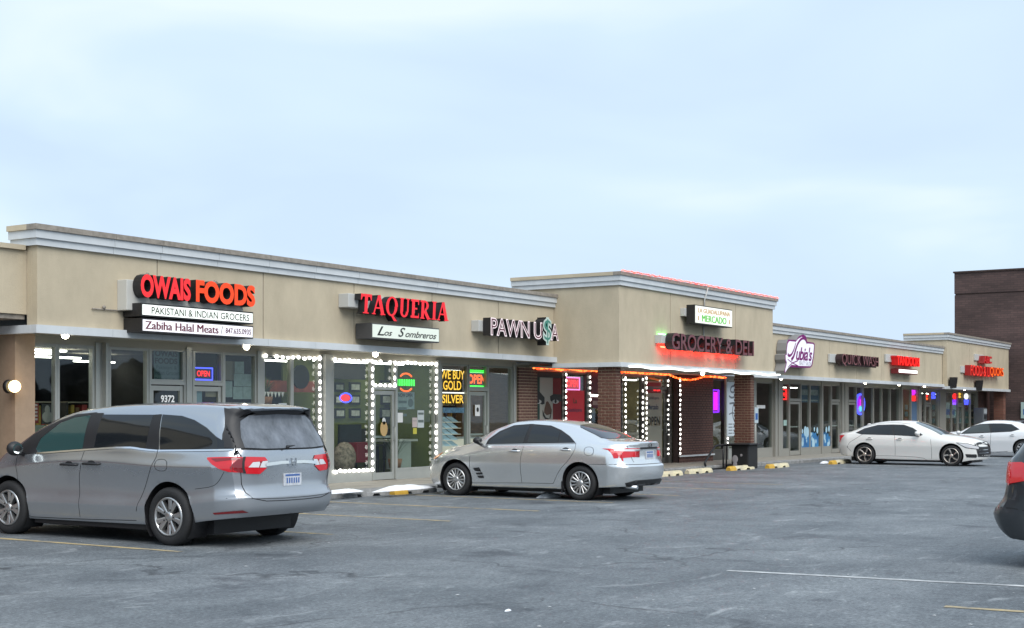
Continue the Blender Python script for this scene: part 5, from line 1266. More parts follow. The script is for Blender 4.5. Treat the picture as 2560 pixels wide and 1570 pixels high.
t, x0, x1, z0, z1 = small_sign('bright red lit letters reading TANDOORI above a white box', 'TANDOORI', 2243, 890, 914, 2299, 893, 915, glow('hot_red_face', (1.0, .015, .01), 1.3), Y3, off=.01, ret=mat('red_lit_return', (.10, .004, .005), .5, emit=(.5, .004, .004), es=.4))
t = sign('box_sign', 'small bright white box sign under the red TANDOORI letters', 62, Y3, 3.2); x0, x1, z0, z1 = rect(2247, 922, 934, 2294, 923, 936, Y3); sbox(t, x0, x1, Y3, 18.45, z0, z1, glow('glaring_white_face', (1, .98, .95), 1.6), mat('dark_red_cabinet', (.14, .008, .012), .5), rim=.04)
Y4 = 17.92
LQ = glow('liquor_red_face', (1, .04, .02), .85, (.3, .02, .02)); LQO = glow('liquor_orange_face', (1, .14, .01), 1.1); RR = mat('red_return_glow', (.06, .006, .006), .5, emit=(.35, .004, .004), es=.3)
small_sign('small dim red letters reading ABC above the liquor sign', 'ABC', 2460, 889, 908, 2480, 891, 909, glow('dim_red_face', (.5, .02, .025), .7), Y4, off=.02, ret=RR)
t, x0, x1, z0, z1 = small_sign('red and orange lit letters reading FOOD & LIQUORS', 'FOOD & LI', 2427, 912, 938, 2475, 917, 942, LQ, Y4, ret=RR)
x2, x3, z2, z3 = rect(2476, 917, 944, 2509, 922, 947, Y4); channel_letters(t, 'QUORS', x2, x3, z0 + .0, z1, Y4, .28, LQO, RR, colours=None, offset=0)
for k, (px, py) in enumerate(((2394, 955), (2458, 962))):
    x, z = aY(px, py, 17.9); t = thing('floodlight', ['black wall floodlight left of the liquor sign', 'black wall floodlight below the liquor sign'][k], 'floodlight', (x, 18.2, z), 'wall floodlights')
    bm = NB(); prism(bm, [(x - .28, z + .22), (x + .22, z + .22), (x + .12, z - .02), (x - .02, z - .28), (x - .26, z - .24)], 17.95, 18.2); mk('housing', bm, M_BLACK, t); bm = NB(); box(bm, x - .05, x + .05, 18.2, 18.28, z - .05, z + .1); mk('bracket', bm, M_BLACK, t)

# ------------------------------------------------------------------ lamps
def flood(px, py, Y, label):
    x, z = aY(px, py, Y); t = thing('soffit_lamp', label, 'lamp', (x, Y, z), 'flood lamps under the canopy')
    bm = NB(); tube(bm, [(x + .02, Y + .16, z + .07), (x, Y + .02, z + .01)], [.045, .065], 10); tube(bm, [(x + .02, Y + .12, z + .06), (x + .02, Y + .12, z + .13)], .02, 6); mk('housing', bm, M_TRIM, t)
    bm = NB(); ball(bm, (x - .01, Y - .005, z), .068, .045, .06, 12, 8); mk('lens', bm, M_LAMP, t)
for px, py, Y, lb in ((164, 838, 18.72, 'lit flood lamp under the canopy at its left end'), (617, 867, 18.72, 'lit flood lamp under the canopy right of the phone number sign'), (939, 886, 18.72, 'lit flood lamp under the canopy below Los Sombreros'), (1757, 933, 16.9, 'lit lamp under the grocery canopy above the brick pier'),
        (1953, 946, 18.5, 'lit lamp under the salon sign'), (2163, 957, 18.6, 'lit lamp under the canopy below QUICK WASH'), (2248, 961, 18.6, 'lit lamp under the canopy below TANDOORI'), (2311, 965, 18.6, 'lit lamp right of the TANDOORI sign'), (2362, 967, 18.5, 'lit lamp at the wing and liquor store joint'), (2411, 973, 18.4, 'lit lamp under the liquor store canopy')): flood(px, py, Y, lb)
x, z = aY(41, 966, 19.0); t = thing('wall_sconce', 'lit round globe lamp on the tan pillar at left edge', 'lamp', (x, 19.1, z))
bm = NB(); tube(bm, [(x - .03, 19.16, z), (x - .03, 19.09, z)], [.115, .10], 20); mk('backplate', bm, M_BLACK, t)
bm = NB(); ball(bm, (x - .01, 19.03, z), .098, .09, .098, 18, 12); mk('globe', bm, glow('warm_globe', (1, .74, .34), 6), t)

# ------------------------------------------------------------------ light strings
bmb = NB(); ball(bmb, (0, 0, 0), .038, .024, .052, 8, 6); BULB = mesh_of(bmb, 'bulb', M_LED)
def string(label, pts, y=GY - .085, sp=.155, group='white light strings round the windows', horiz=False, k=1.0):
    t = thing('light_string', label, 'string lights', (pts[0][0], y, pts[0][1]), group)
    bm = NB(); tube(bm, [(x, y + .014, z) for x, z in pts], .007, 5); mk('wire', bm, M_BLACK, t)
    for (xa, za), (xb, zb) in zip(pts, pts[1:]):
        L = math.hypot(xb - xa, zb - za); n = max(1, int(L / sp)); vert = abs(zb - za) > abs(xb - xa)
        for i in range(n + 1):
            if random.random() < .05: continue                  # a dead bulb
            f = i / n; o = inst('bulb', BULB, (xa + (xb - xa) * f + random.uniform(-.012, .012), y, za + (zb - za) * f + random.uniform(-.014, .014)), t)
            if not vert: o.rotation_euler = (0, R(90), 0)
            o.scale = (k * random.uniform(.85, 1.1),) * 3; o.rotation_euler.z = random.uniform(-.3, .3)
string('white light string around the left taqueria window pair', [(20.95, 2.765), (22.60, 2.765), (22.60, .40)])
string('white light string framing the middle taqueria window', [(23.10, 2.765), (24.37, 2.765), (24.37, .37), (23.10, .37)])
string('white light string round the taqueria door transom', [(24.50, 2.76), (25.20, 2.76), (25.20, 2.24), (24.48, 2.24)], GY - .075)
string('white light string framing the right taqueria window', [(25.33, 2.765), (26.77, 2.765), (26.77, .36)])
string('white light string beside the flag mural', [(32.78, 2.66), (32.78, .4)], sp=.15, group='white light strings on the grocery', k=.8)
string('white light string right of the red poster', [(34.10, 2.62), (34.10, .4)], sp=.15, group='white light strings on the grocery', k=.8)
string('white light string just right of the left brick pier', [(36.20, 2.62), (36.20, .4)], sp=.15, group='white light strings on the grocery', k=.8)
string('white light string left of the open-door poster', [(37.28, 2.6), (37.28, .4)], sp=.16, group='white light strings on the grocery', k=.8)
string('bright white light string on the left door post', [(37.52, 2.66), (37.52, .4)], sp=.15, group='white light strings on the grocery', k=.8)
string('white light string on the post left of the wide brick pier', [(38.98, 2.6), (38.98, .35)], sp=.15, group='white light strings on the grocery', k=.8)
string('white light string on the edge of the wide brick pier', [(39.27, 2.62), (39.27, .35)], y=19.15, sp=.15, group='white light strings on the grocery', k=.8)
string('white light string by the tall white banner', [(43.42, 2.58), (43.42, .6)], sp=.16, group='white light strings on the grocery', k=.8)
M_ROPE = glow('orange_rope', (1, .07, .01), 3.0); M_ROPER = glow('red_rope', (1, .05, .03), 2.6); M_ROPEW = glow('white_rope', (.9, 1, .97), 3.0)
def rope(label, pts, r, m, name='rope_light', bead=None):
    bm = NB(); tube(bm, pts, r * (.55 if bead else 1), 6)
    if bead:
        for p, q in zip(pts, pts[1:]):
            p, q = Vector(p), Vector(q); n = max(1, int((q - p).length / .085))
            for i in range(n): ball(bm, p + (q - p) * (i / n) + Vector((0, -.006, random.uniform(-.008, .008))), r * random.uniform(.8, 1.1), r * .8, r * random.uniform(.7, 1.0), 8, 5, random.choice((0, 1, 1)))
    return solo(name, bm, [m] + ([bead] if bead else []), label, 'string lights')
M_BEAD = glow('amber_bead', (1, .20, .04), 3.4)
rope('orange rope light over the flag mural', [aY(1334 + (1503 - 1334) * f, 919 + 9 * f + 1.5 * math.sin(f * 20), 19.38)[0:1] + (19.38, aY(1334 + (1503 - 1334) * f, 919 + 9 * f + 1.5 * math.sin(f * 20), 19.38)[1]) for f in [i / 20 for i in range(21)]], .04, M_ROPE, bead=M_BEAD)
gp = [(1551, 930), (1600, 933), (1640, 935), (1672, 937), (1690, 944), (1710, 949), (1728, 950), (1745, 946), (1760, 941), (1790, 942), (1816, 945)]
rope('orange garland of lights sagging over the wide brick pier', [(aY(px, py, 19.05)[0], 19.05, aY(px, py, 19.05)[1]) for px, py in gp], .034, M_ROPE, bead=M_BEAD)
n_ = 60; rope('red rope light along the grocery roof edge', [(30.66 + (40.85 - 30.66) * i / n_, 16.56 + .015 * math.sin(i * 1.9), 5.165 + .012 * math.sin(i * 2.7)) for i in range(n_ + 1)], .021, M_ROPER, bead=glow('red_bead', (1, .12, .08), 4))
rope('white rope light along the grocery canopy edge', [(31.1 + (41.0 - 31.1) * i / n_, 16.575 + .01 * math.sin(i * 1.3), 2.775 + .018 * math.sin(i * .55)) for i in range(n_ + 1)], .022, M_ROPEW)

# ------------------------------------------------------------------ neon and window signs
NR = glow('neon_red', (1, .02, .02), 2.2); NB_ = glow('neon_blue', (.06, .08, 1), 3.0); NG = glow('neon_green', (.06, 1, .08), 2.0); NO = glow('neon_orange', (1, .12, .01), 2.0); NY = glow('neon_yellow', (1, .55, .06), 1.6)
NM = glow('neon_magenta', (.85, .02, 1), 1.6); NP = glow('neon_violet', (.25, .02, 1), 2.2); NW = glow('neon_white', (1, .95, .9), 2.0)
def tubeloop(t, name, pts, y, r, m):
    bm = NB(); tube(bm, [(x, y, z) for x, z in pts], r, 6); mk(name, bm, m, t)
def rloop(x0, x1, z0, z1): return [(x0, z0), (x1, z0), (x1, z1), (x0, z1), (x0, z0), (x0 + .01, z0)]
def eloop(cx, cz, rx, rz, a0=0, a1=360, n=24): return [(cx + rx * math.cos(R(a0 + (a1 - a0) * i / n)), cz + rz * math.sin(R(a0 + (a1 - a0) * i / n))) for i in range(n + 1)]
def neon(label, px0, y0, px1, y1, Y=GY + .045):
    x0, x1, z0, z1 = prect(px0, y0, px1, y1, Y); t = thing('neon_sign', label, 'neon sign', (x0, Y, z0), 'neon window signs'); return t, x0, x1, z0, z1, Y
def ntext(t, s, x0, x1, z0, z1, y, m, off=0.0): print_text('lettering', s, x0, x1, z0, z1, y, m, t, off)
t, x0, x1, z0, z1, Y = neon('red OPEN neon in blue border above the grocer door', 483, 920, 531, 949); tubeloop(t, 'border', rloop(x0, x1, z0, z1), Y, .014, NB_); ntext(t, 'OPEN', x0 + .10, x1 - .07, z0 + .06, z1 - .05, Y, NR, .02)
bm = NB(); box(bm, x0, x1, Y + .02, Y + .03, z0, z1); mk('backing', bm, M_BLACK, t)
t, x0, x1, z0, z1, Y = neon('red oval neon ringed in blue in the taqueria window', 850, 983, 879, 1006); cx, cz, rx, rz = (x0 + x1) / 2, (z0 + z1) / 2, (x1 - x0) / 2, (z1 - z0) / 2
tubeloop(t, 'border', eloop(cx, cz, rx, rz), Y, .014, NB_); bm = NB(); prism(bm, eloop(cx, cz, rx * .82, rz * .72, n=20)[:-1], Y + .01, Y + .02); mk('face', bm, NR, t)
t, x0, x1, z0, z1, Y = neon('green neon lettering with orange arcs in the taqueria window', 991, 939, 1039, 974); cx, cz = (x0 + x1) / 2, (z0 + z1) / 2
tubeloop(t, 'arc', eloop(cx, cz + .02, .27, .19, 40, 140), Y, .02, NO); tubeloop(t, 'arc', eloop(cx, cz - .02, .27, .18, 220, 320), Y, .02, NO)
bm = NB(); w_ = (x1 - x0) / 8.5
for k in range(8): prism(bm, [(x0 + k * w_ * 1.05, cz - .075), (x0 + k * w_ * 1.05 + w_ * .66, cz - .075), (x0 + k * w_ * 1.05 + w_ * .66, cz + .075), (x0 + k * w_ * 1.05, cz + .075)], Y - .005, Y)
mk('letters', bm, NG, t)
t, x0, x1, z0, z1, Y = neon('yellow neon reading WE BUY GOLD SILVER in the pawn window', 1100, 925, 1161, 1009)
for s, ya, yb, a_, b_ in (('WE BUY', 926, 948, 1102, 1161), ('GOLD', 952, 975, 1108, 1153), ('SILVER', 987, 1008, 1106, 1159)):
    q = prect(a_, ya, b_, yb, Y); ntext(t, s, q[0], q[1], q[2], q[3], Y, NY, .012)
q = prect(1105, 980, 1163, 982, Y); tubeloop(t, 'underline', [(q[0], q[2]), (q[1], q[2])], Y, .014, NW)
bm = NB(); box(bm, x0 + .2, 28.1, Y + .05, Y + .06, z0, z1); mk('backing', bm, M_BLACK, t)
t, x0, x1, z0, z1, Y = neon('orange OPEN neon between green bars over the pawn shop door', 1170, 924, 1213, 971)
for f in (.03, .12, .86, .95): tubeloop(t, 'bar', [(x0, z0 + (z1 - z0) * f), (x1 - .02, z0 + (z1 - z0) * f)], Y, .016, NG)
ntext(t, 'OPEN', x0, x1, z0 + (z1 - z0) * .24, z0 + (z1 - z0) * .74, Y, NO, .035)
t, x0, x1, z0, z1, Y = neon('square red OPEN neon with pink border in the grocery window', 1414, 944, 1449, 974); tubeloop(t, 'border', rloop(x0, x1, z0, z1), Y, .018, glow('neon_pink', (1, .2, .6), 2)); ntext(t, 'OPEN', x0 + .09, x1 - .08, z0 + .07, z1 - .06, Y, NR, .03); bm = NB(); box(bm, x0, x1, Y + .02, Y + .03, z0, z1); mk('backing', bm, mat('dark_red_backing', (.15, .005, .01), .5, emit=(.4, .005, .01), es=.5), t)
t, x0, x1, z0, z1, Y = neon('upright magenta neon in a violet frame by the grocery corner', 1781, 975, 1796, 1030); tubeloop(t, 'border', rloop(x0, x1, z0, z1), Y, .035, NP); bm = NB(); prism(bm, [(x0 + .06, z0 + .06), (x1 - .06, z0 + .06), (x1 - .06, z1 - .06), (x0 + .06, z1 - .06)], Y, Y + .01); mk('face', bm, NM, t)
t, x0, x1, z0, z1, Y = neon('red square OPEN neon in the salon window', 1953, 974, 1965, 998); tubeloop(t, 'border', rloop(x0, x1, z0, z1), Y, .03, NR); ntext(t, 'OPEN', x0 + .08, x1 - .05, z0 + .1, z1 - .1, Y, NR, .04)
t, x0, x1, z0, z1, Y = neon('tall violet oval neon in the laundry window', 2140, 986, 2160, 1035); cx, cz, rx, rz = (x0 + x1) / 2, (z0 + z1) / 2, (x1 - x0) / 2, (z1 - z0) / 2
tubeloop(t, 'border', eloop(cx, cz, rx, rz), Y, .05, NB_); bm = NB(); prism(bm, eloop(cx, cz, rx * .85, rz * .88, n=20)[:-1], Y, Y + .02); mk('face', bm, glow('violet_face', (.42, .01, 1), 1.3), t); bm = NB(); prism(bm, [(cx - .07, cz - .1), (cx + .07, cz - .1), (cx + .07, cz + .2), (cx - .07, cz + .2)], Y - .02, Y - .01); mk('figure', bm, NM, t)
bm = NB(); ball(bm, (cx, Y - .02, z0 + .22), .22, .03, .13, 10, 6); mk('blue_patch', bm, glow('neon_sky', (.1, .5, 1), 1.8), t)
for lb, p0, ya, p1, yb, m1, m2 in (('pink round neon in the laundry window', 2048, 990, 2059, 1005, NR, NM), ('violet and red upright neon near the restaurant door', 2276, 972, 2290, 1003, NM, NR), ('red neon in the liquor store side window', 2310, 986, 2321, 1000, NR, NO), ('blue neon bow in the liquor store window', 2326, 981, 2340, 997, NB_, NB_), ('pink and violet neon right of the canopy joint', 2381, 984, 2393, 1012, NR, NP), ('yellow star neon in the liquor store window', 2394, 982, 2403, 995, NY, NY), ('white bottle neon over blue in the liquor store window', 2410, 984, 2422, 1012, NW, NB_)):
    t, x0, x1, z0, z1, Y = neon(lb, p0, ya, p1, yb); zm = (z0 + z1) / 2
    bm = NB(); prism(bm, eloop((x0 + x1) / 2, (zm + z1) / 2, (x1 - x0) * .45, (z1 - zm) * .55, n=12)[:-1], Y, Y + .02); mk('upper_tube', bm, m1, t); bm = NB(); prism(bm, [(x0 + .1, z0), (x1 - .1, z0), (x1 - .05, zm - .02), (x0 + .05, zm - .02)], Y, Y + .02); mk('lower_tube', bm, m2, t)

# ------------------------------------------------------------------ posters and stickers (flat printed sheets)
def poster(label, px0, y0, px1, y1, m, Y=GY + .02, cat='poster', name='poster'):
    x0, x1, z0, z1 = prect(px0, y0, px1, y1, Y); t = thing(name, label, cat, ((x0 + x1) / 2, Y, z0)); bm = NB(); box(bm, x0, x1, Y, Y + .006, z0, z1); mk('sheet', bm, m, t); return t, x0, x1, z0, z1, Y
def band(t, x0, x1, z0, z1, Y, m, name='print'): bm = NB(); box(bm, x0, x1, Y - .004, Y - .001, z0, z1); mk(name, bm, m, t)
PAP = mat('grey_green_paper', (.30, .36, .34), .8, var=.25, vscale=9); TEAL = mat('teal_window_film', (.13, .19, .185), .6)
t, x0, x1, z0, z1, Y = poster('teal window sign reading OWAIS FOODS over the grocer door', 385, 872, 454, 955, TEAL); w_, h_ = x1 - x0, z1 - z0
for s, a_, b_, c_, d_2 in (('OWAIS', .03, .85, .76, .95), ('FOODS', .03, .84, .54, .72)): print_text('lettering', s, x0 + w_ * a_, x0 + w_ * b_, z0 + h_ * c_, z0 + h_ * d_2, Y - .002, M_INK, t, .04)
for s, a_, b_, c_, d_2 in (('Pakistani &', .08, .82, .38, .49), ('Indian Grocers', .02, .94, .21, .34), ('Zabiha Halal Meats', .02, .94, .04, .14)): print_text('lettering', s, x0 + w_ * a_, x0 + w_ * b_, z0 + h_ * c_, z0 + h_ * d_2, Y - .002, mat('dark_teal_print', (.02, .06, .065), .6), t, .01)
x0, x1, z0, z1 = prect(402, 988, 436, 1006, GY - .01); t = thing('house_number', 'white number 9372 on the grocer door glass', 'number', (x0, GY - .012, z0)); print_text('digits', '9372', x0, x1, z0, z1, GY - .012, mat('white_vinyl', (.8, .8, .78), .5, emit=(1, 1, 1), es=.12), t, .03)
for k, (a_, b_, c_, d_2) in enumerate(((587, 904, 610, 934), (585, 935, 634, 966), (583, 967, 607, 998), (608, 967, 632, 998), (561, 953, 581, 993))): poster(['uppermost paper notice in the grocer window', 'wide paper notice in the middle of the grocer window', 'paper notice at the bottom centre of the grocer window', 'paper notice at the bottom right of the grocer window', 'paper notice at the left edge of the grocer window'][k], a_, b_, c_, d_2, PAP, GY + .05, 'notice', 'paper_notice')
poster('plain tan sheet behind the notices in the grocer window', 560, 903, 588, 951, mat('tan_sheet', (.22, .185, .13), .8), GY + .09, 'notice', 'paper_notice')
poster('pale blue sheet inside the right grocer door', 483, 976, 505, 1013, mat('pale_blue_sheet', (.22, .32, .36), .7), GY + .03, 'notice', 'paper_notice')
poster('tan framed notice inside the right grocer door', 514, 977, 546, 992, mat('tan_notice', (.26, .21, .13), .7), GY + .03, 'notice', 'paper_notice')
t, x0, x1, z0, z1, Y = poster('white arched sticker on the left taqueria window', 697, 1008, 717, 1034, mat('white_sticker', (.5, .54, .54), .6), GY - .01, 'sticker', 'window_sticker'); band(t, x0 + .02, x1 - .02, z0 + (z1 - z0) * .66, z0 + (z1 - z0) * .80, Y, M_INK)
t, x0, x1, z0, z1, Y = poster('white notice headed NOW OPEN in the right taqueria window', 992, 980, 1036, 1023, PAP, GY + .04, 'notice', 'paper_notice'); print_text('lettering', 'NOW OPEN', x0 + .05, x1 - .08, z1 - .12, z1 - .03, Y - .003, M_INK, t, .02)
for k in range(3): band(t, x0 + .06, x1 - .3, z1 - .26 - k * .15, z1 - .20 - k * .15, Y, mat('faded_print', (.12, .15, .14), .7))
bm = NB(); prism(bm, eloop(x1 - .15, z1 - .25, .10, .10, n=14)[:-1], Y - .004, Y - .001); mk('seal', bm, mat('faded_print', ()), t)
poster('small white sheet taped by the taqueria door handle', 991, 1032, 1007, 1056, mat('white_paper', ()), GY - .01, 'notice', 'paper_notice')
t, x0, x1, z0, z1, Y = poster('white arched sticker with black bar on the right taqueria window', 1044, 1026, 1060, 1069, mat('white_sticker', ()), GY - .01, 'sticker', 'window_sticker'); band(t, x0 + .02, x1 - .02, z1 - .10, z1 - .05, Y, mat('faded_print', ())); band(t, x0 + .02, x1 - .02, z0 + .12, z0 + .18, Y, mat('faded_print', ()))
t, x0, x1, z0, z1, Y = poster('red and white hours sign on the right taqueria window', 1031, 1044, 1043, 1068, mat('pinkish_paper', (.5, .42, .40), .7), GY - .01, 'sticker', 'window_sticker'); band(t, x0 + .03, x1 - .03, z0 + .15, z1 - .08, Y, mat('faded_print', ()))
poster('small yellow tag on the right taqueria window', 1033, 1070, 1042, 1085, mat('yellow_tag', (.5, .45, .06), .6), GY - .01, 'sticker', 'window_sticker')
bm = NB(); x, z = aY(958, 1072, GY - .02); prism(bm, eloop(x, z, .13, .17, n=16)[:-1], GY - .045, GY - .035); x, z = aY(958, 1053, GY - .02); prism(bm, eloop(x, z, .06, .08, n=14)[:-1], GY - .045, GY - .035, 1); solo('door_decal', bm, [mat('tan_decal', (.5, .33, .14), .6), mat('white_decal', (.65, .66, .64), .6)], 'tan and white egg-shaped decal on the taqueria door', 'decal')
t, x0, x1, z0, z1, Y = poster('white card hanging on the pawn shop door', 1188, 1012, 1200, 1040, M_WHITE, GY - .035, 'notice', 'paper_notice'); bm = NB(); prism(bm, eloop((x0 + x1) / 2, z1 - .12, .05, .06, n=10)[:-1], Y - .004, Y - .001); mk('print', bm, M_INK, t)
# pawn window: blue lettering strip and trays
t, x0, x1, z0, z1, Y = poster('blue lettering strip under the pawn shop neon', 1107, 1019, 1161, 1032, mat('mottled_blue_print', (.16, .30, .48), .6, var=.6, vscale=14), GY + .03)
for k in range(5):
    ya = 1046 + k * 15; x0, x1, z0, z1 = prect(1108, ya, 1161, ya + 8, GY + .35); t = thing('display_shelf', ['top', 'second', 'third', 'fourth', 'lowest'][k] + ' glass shelf of blue jewellery trays in the pawn window', 'shelf', ((x0 + x1) / 2, GY + .4, z0), 'jewellery shelves in the pawn window')
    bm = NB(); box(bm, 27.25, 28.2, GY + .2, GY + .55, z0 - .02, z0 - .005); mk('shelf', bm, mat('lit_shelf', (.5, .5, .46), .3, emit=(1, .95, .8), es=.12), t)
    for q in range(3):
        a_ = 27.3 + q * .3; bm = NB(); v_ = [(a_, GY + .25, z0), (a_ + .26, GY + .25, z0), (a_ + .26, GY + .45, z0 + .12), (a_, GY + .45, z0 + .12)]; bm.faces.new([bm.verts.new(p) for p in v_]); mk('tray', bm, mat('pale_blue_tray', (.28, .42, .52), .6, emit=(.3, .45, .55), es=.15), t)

# grocery window sheets
t, x0, x1, z0, z1, Y = poster('flag-coloured mural poster with a painted face on the grocery', 1336, 944, 1403, 1120, mat('mural_white', (.40, .38, .33), .7), GY - .07, 'mural'); w_, h_ = x1 - x0, z1 - z0
GRN = mat('mural_green', (.012, .045, .035), .7); MRD = mat('mural_red', (.17, .012, .015), .7); SKN = mat('mural_brown', (.11, .06, .04), .7)
band(t, x0 + .001, x0 + w_ * .19, z0 + .001, z1 - .001, Y, GRN); band(t, x0 + w_ * .68, x1 - .001, z0 + .001, z1 - .001, Y, MRD)
def mz(x, y): return aY(1320 + x * .10588, 910 + y * .10588, Y - .006)
for poly, m, k in (([(150, 640), (270, 650), (390, 790), (390, 940), (330, 960), (150, 860)], M_INK, 1), ([(520, 760), (600, 710), (790, 720), (790, 880), (600, 930), (530, 860)], M_INK, 1), ([(430, 890), (470, 880), (520, 960), (560, 1080), (540, 1180), (440, 1210), (380, 1150), (390, 1050)], SKN, 1), ([(340, 1080), (380, 1180), (420, 1260), (500, 1290), (550, 1180), (560, 1080), (530, 1280), (420, 1330), (350, 1220)], M_INK, 2)):
    bm = NB(); prism(bm, [mz(*p) for p in poly], Y - .006 - k * .002, Y - .005 - k * .002); mk('print', bm, m, t)
for ex, ey in ((235, 890), (645, 890)):
    bm = NB(); c_ = mz(ex, ey); prism(bm, eloop(c_[0], c_[1], .17, .055, n=16)[:-1], Y - .0135, Y - .0125); mk('eye_print', bm, mat('eye_white', (.45, .44, .42), .6), t)
    bm = NB(); prism(bm, eloop(c_[0], c_[1] + .01, .06, .05, n=12)[:-1], Y - .016, Y - .015); mk('eye_print', bm, M_INK, t)
bm = NB(); box(bm, x0 - .02, x1 + .02, Y - .012, Y + .02, z1, 2.71); mk('dark_header', bm, M_INK, t)
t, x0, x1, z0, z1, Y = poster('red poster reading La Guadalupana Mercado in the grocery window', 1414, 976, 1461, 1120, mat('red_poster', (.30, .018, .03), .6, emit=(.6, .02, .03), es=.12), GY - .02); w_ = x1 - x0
zt_ = z1
for s, a_, b_, c_, d_2, m in (('La', .40, .60, .22, .36, M_DGRN), ('Guadalupana', .08, .86, .48, .62, mat('navy_print', (.015, .025, .07), .6)), ('Mercado', .10, .76, .92, 1.06, mat('navy_print', ()))): print_text('lettering', s, x0 + w_ * a_, x0 + w_ * b_, zt_ - d_2, zt_ - c_, Y - .002, m, t, .02)
for k in range(4):
    bm = NB(); a_ = x0 + w_ * (.2 + .2 * k); prism(bm, [(a_ - .09, zt_ - 1.75), (a_ + .09, zt_ - 1.75), (a_, zt_ - 1.27)], Y - .004, Y - .001); mk('flame_print', bm, mat('yellow_print', (.55, .36, .12), .6), t)
bm = NB(); c_ = aY(1487, 958, GY - .05); prism(bm, eloop(c_[0], c_[1], .27, .40, n=20)[:-1], GY - .07, GY - .055); solo('oval_sign', bm, mat('maroon_sign', (.11, .010, .018), .5), 'dark maroon oval sign by the left brick pier', 'sign')
bm = NB(); c_ = aY(1488, 1002, GY - .05); prism(bm, eloop(c_[0], c_[1], .28, .22, n=20)[:-1], GY - .07, GY - .055); box(bm, c_[0] - .18, c_[0] + .16, GY - .074, GY - .071, c_[1] - .12, c_[1], 1); solo('oval_sign', bm, [mat('maroon_sign', ()), mat('pink_patch', (.4, .25, .22), .6)], 'smaller maroon oval sign below a white light bar', 'sign')
x0, x1, z0, z1 = prect(1477, 984, 1503, 989, GY - .06); bm = NB(); tube(bm, [(x0, GY - .06, z0), (x1, GY - .06, z0)], .035, 8); solo('light_bar', bm, M_LED, 'short white light bar between the two maroon ovals', 'lamp')
t, x0, x1, z0, z1, Y = poster('pale poster with OPEN in black on the grocery door', 1615, 953, 1655, 1150, mat('pale_poster', (.36, .35, .28), .7), GY - .04); w_ = x1 - x0
band(t, x0 + .05, x1 - .08, z1 - .36, z1 - .04, Y, mat('dim_red_print', (.25, .02, .03), .6)); print_text('lettering', 'OPEN', x0 + w_ * .45, x1 - .15, z1 - .30, z1 - .17, Y - .006, NR, t, .04)
print_text('lettering', 'Guadalupana', x0 + .08, x1 - .2, z1 - .58, z1 - .45, Y - .004, mat('navy_print', ()), t); print_text('lettering', 'Mercado', x0 + .12, x1 - .25, z1 - .86, z1 - .70, Y - .004, mat('navy_print', ()), t, .02)
q = prect(1617, 1041, 1650, 1064, Y); print_text('lettering', 'OPEN', q[0], q[1], q[2], q[3], Y - .004, M_INK, t, .03)
for k in range(5): a_ = x0 + w_ * (.15 + .17 * k); bm = NB(); prism(bm, [(a_ - .07, z1 - 1.35), (a_ + .07, z1 - 1.35), (a_, z1 - 1.05)], Y - .004, Y - .001); mk('flame_print', bm, mat('beige_print', (.42, .34, .22), .6), t)
t, x0, x1, z0, z1, Y = poster('tall white banner with grey script beside the right brick pier', 1818, 955, 1846, 1090, mat('white_banner', (.60, .66, .70), .6), 19.0, 'banner', 'banner'); w_, h_ = x1 - x0, z1 - z0; GP = mat('grey_print2', (.14, .16, .18), .7)
ribbon(t, 'script_print', [(x0 + w_ * a_, z0 + h_ * b_) for a_, b_ in ((.75, .93), (.35, .92), (.25, .82), (.6, .80), (.75, .88), (.8, .74), (.4, .70), (.15, .74))], (.03, .03), Y - .003, GP)
ribbon(t, 'script_print', [(x0 + w_ * a_, z0 + h_ * b_) for a_, b_ in ((.2, .60), (.7, .62), (.5, .56), (.45, .40), (.6, .28), (.85, .30))], (.03, .03), Y - .003, GP)
ribbon(t, 'script_print', [(x0 + w_ * a_, z0 + h_ * b_) for a_, b_ in ((.15, .40), (.5, .44), (.8, .38), (.75, .58))], (.02, .02), Y - .003, GP)
for k in range(4): band(t, x0 + w_ * .12, x0 + w_ * .45, z0 + .08 + k * .10, z0 + .11 + k * .10, Y, GP); band(t, x0 + w_ * .52, x0 + w_ * .9, z0 + .08 + k * .10, z0 + .11 + k * .10, Y, GP)
bm = NB(); box(bm, x0 - .08, x0 - .02, Y, Y + .06, gz(42) + .12, 2.75); mk('banner_post', bm, M_ALU, t)
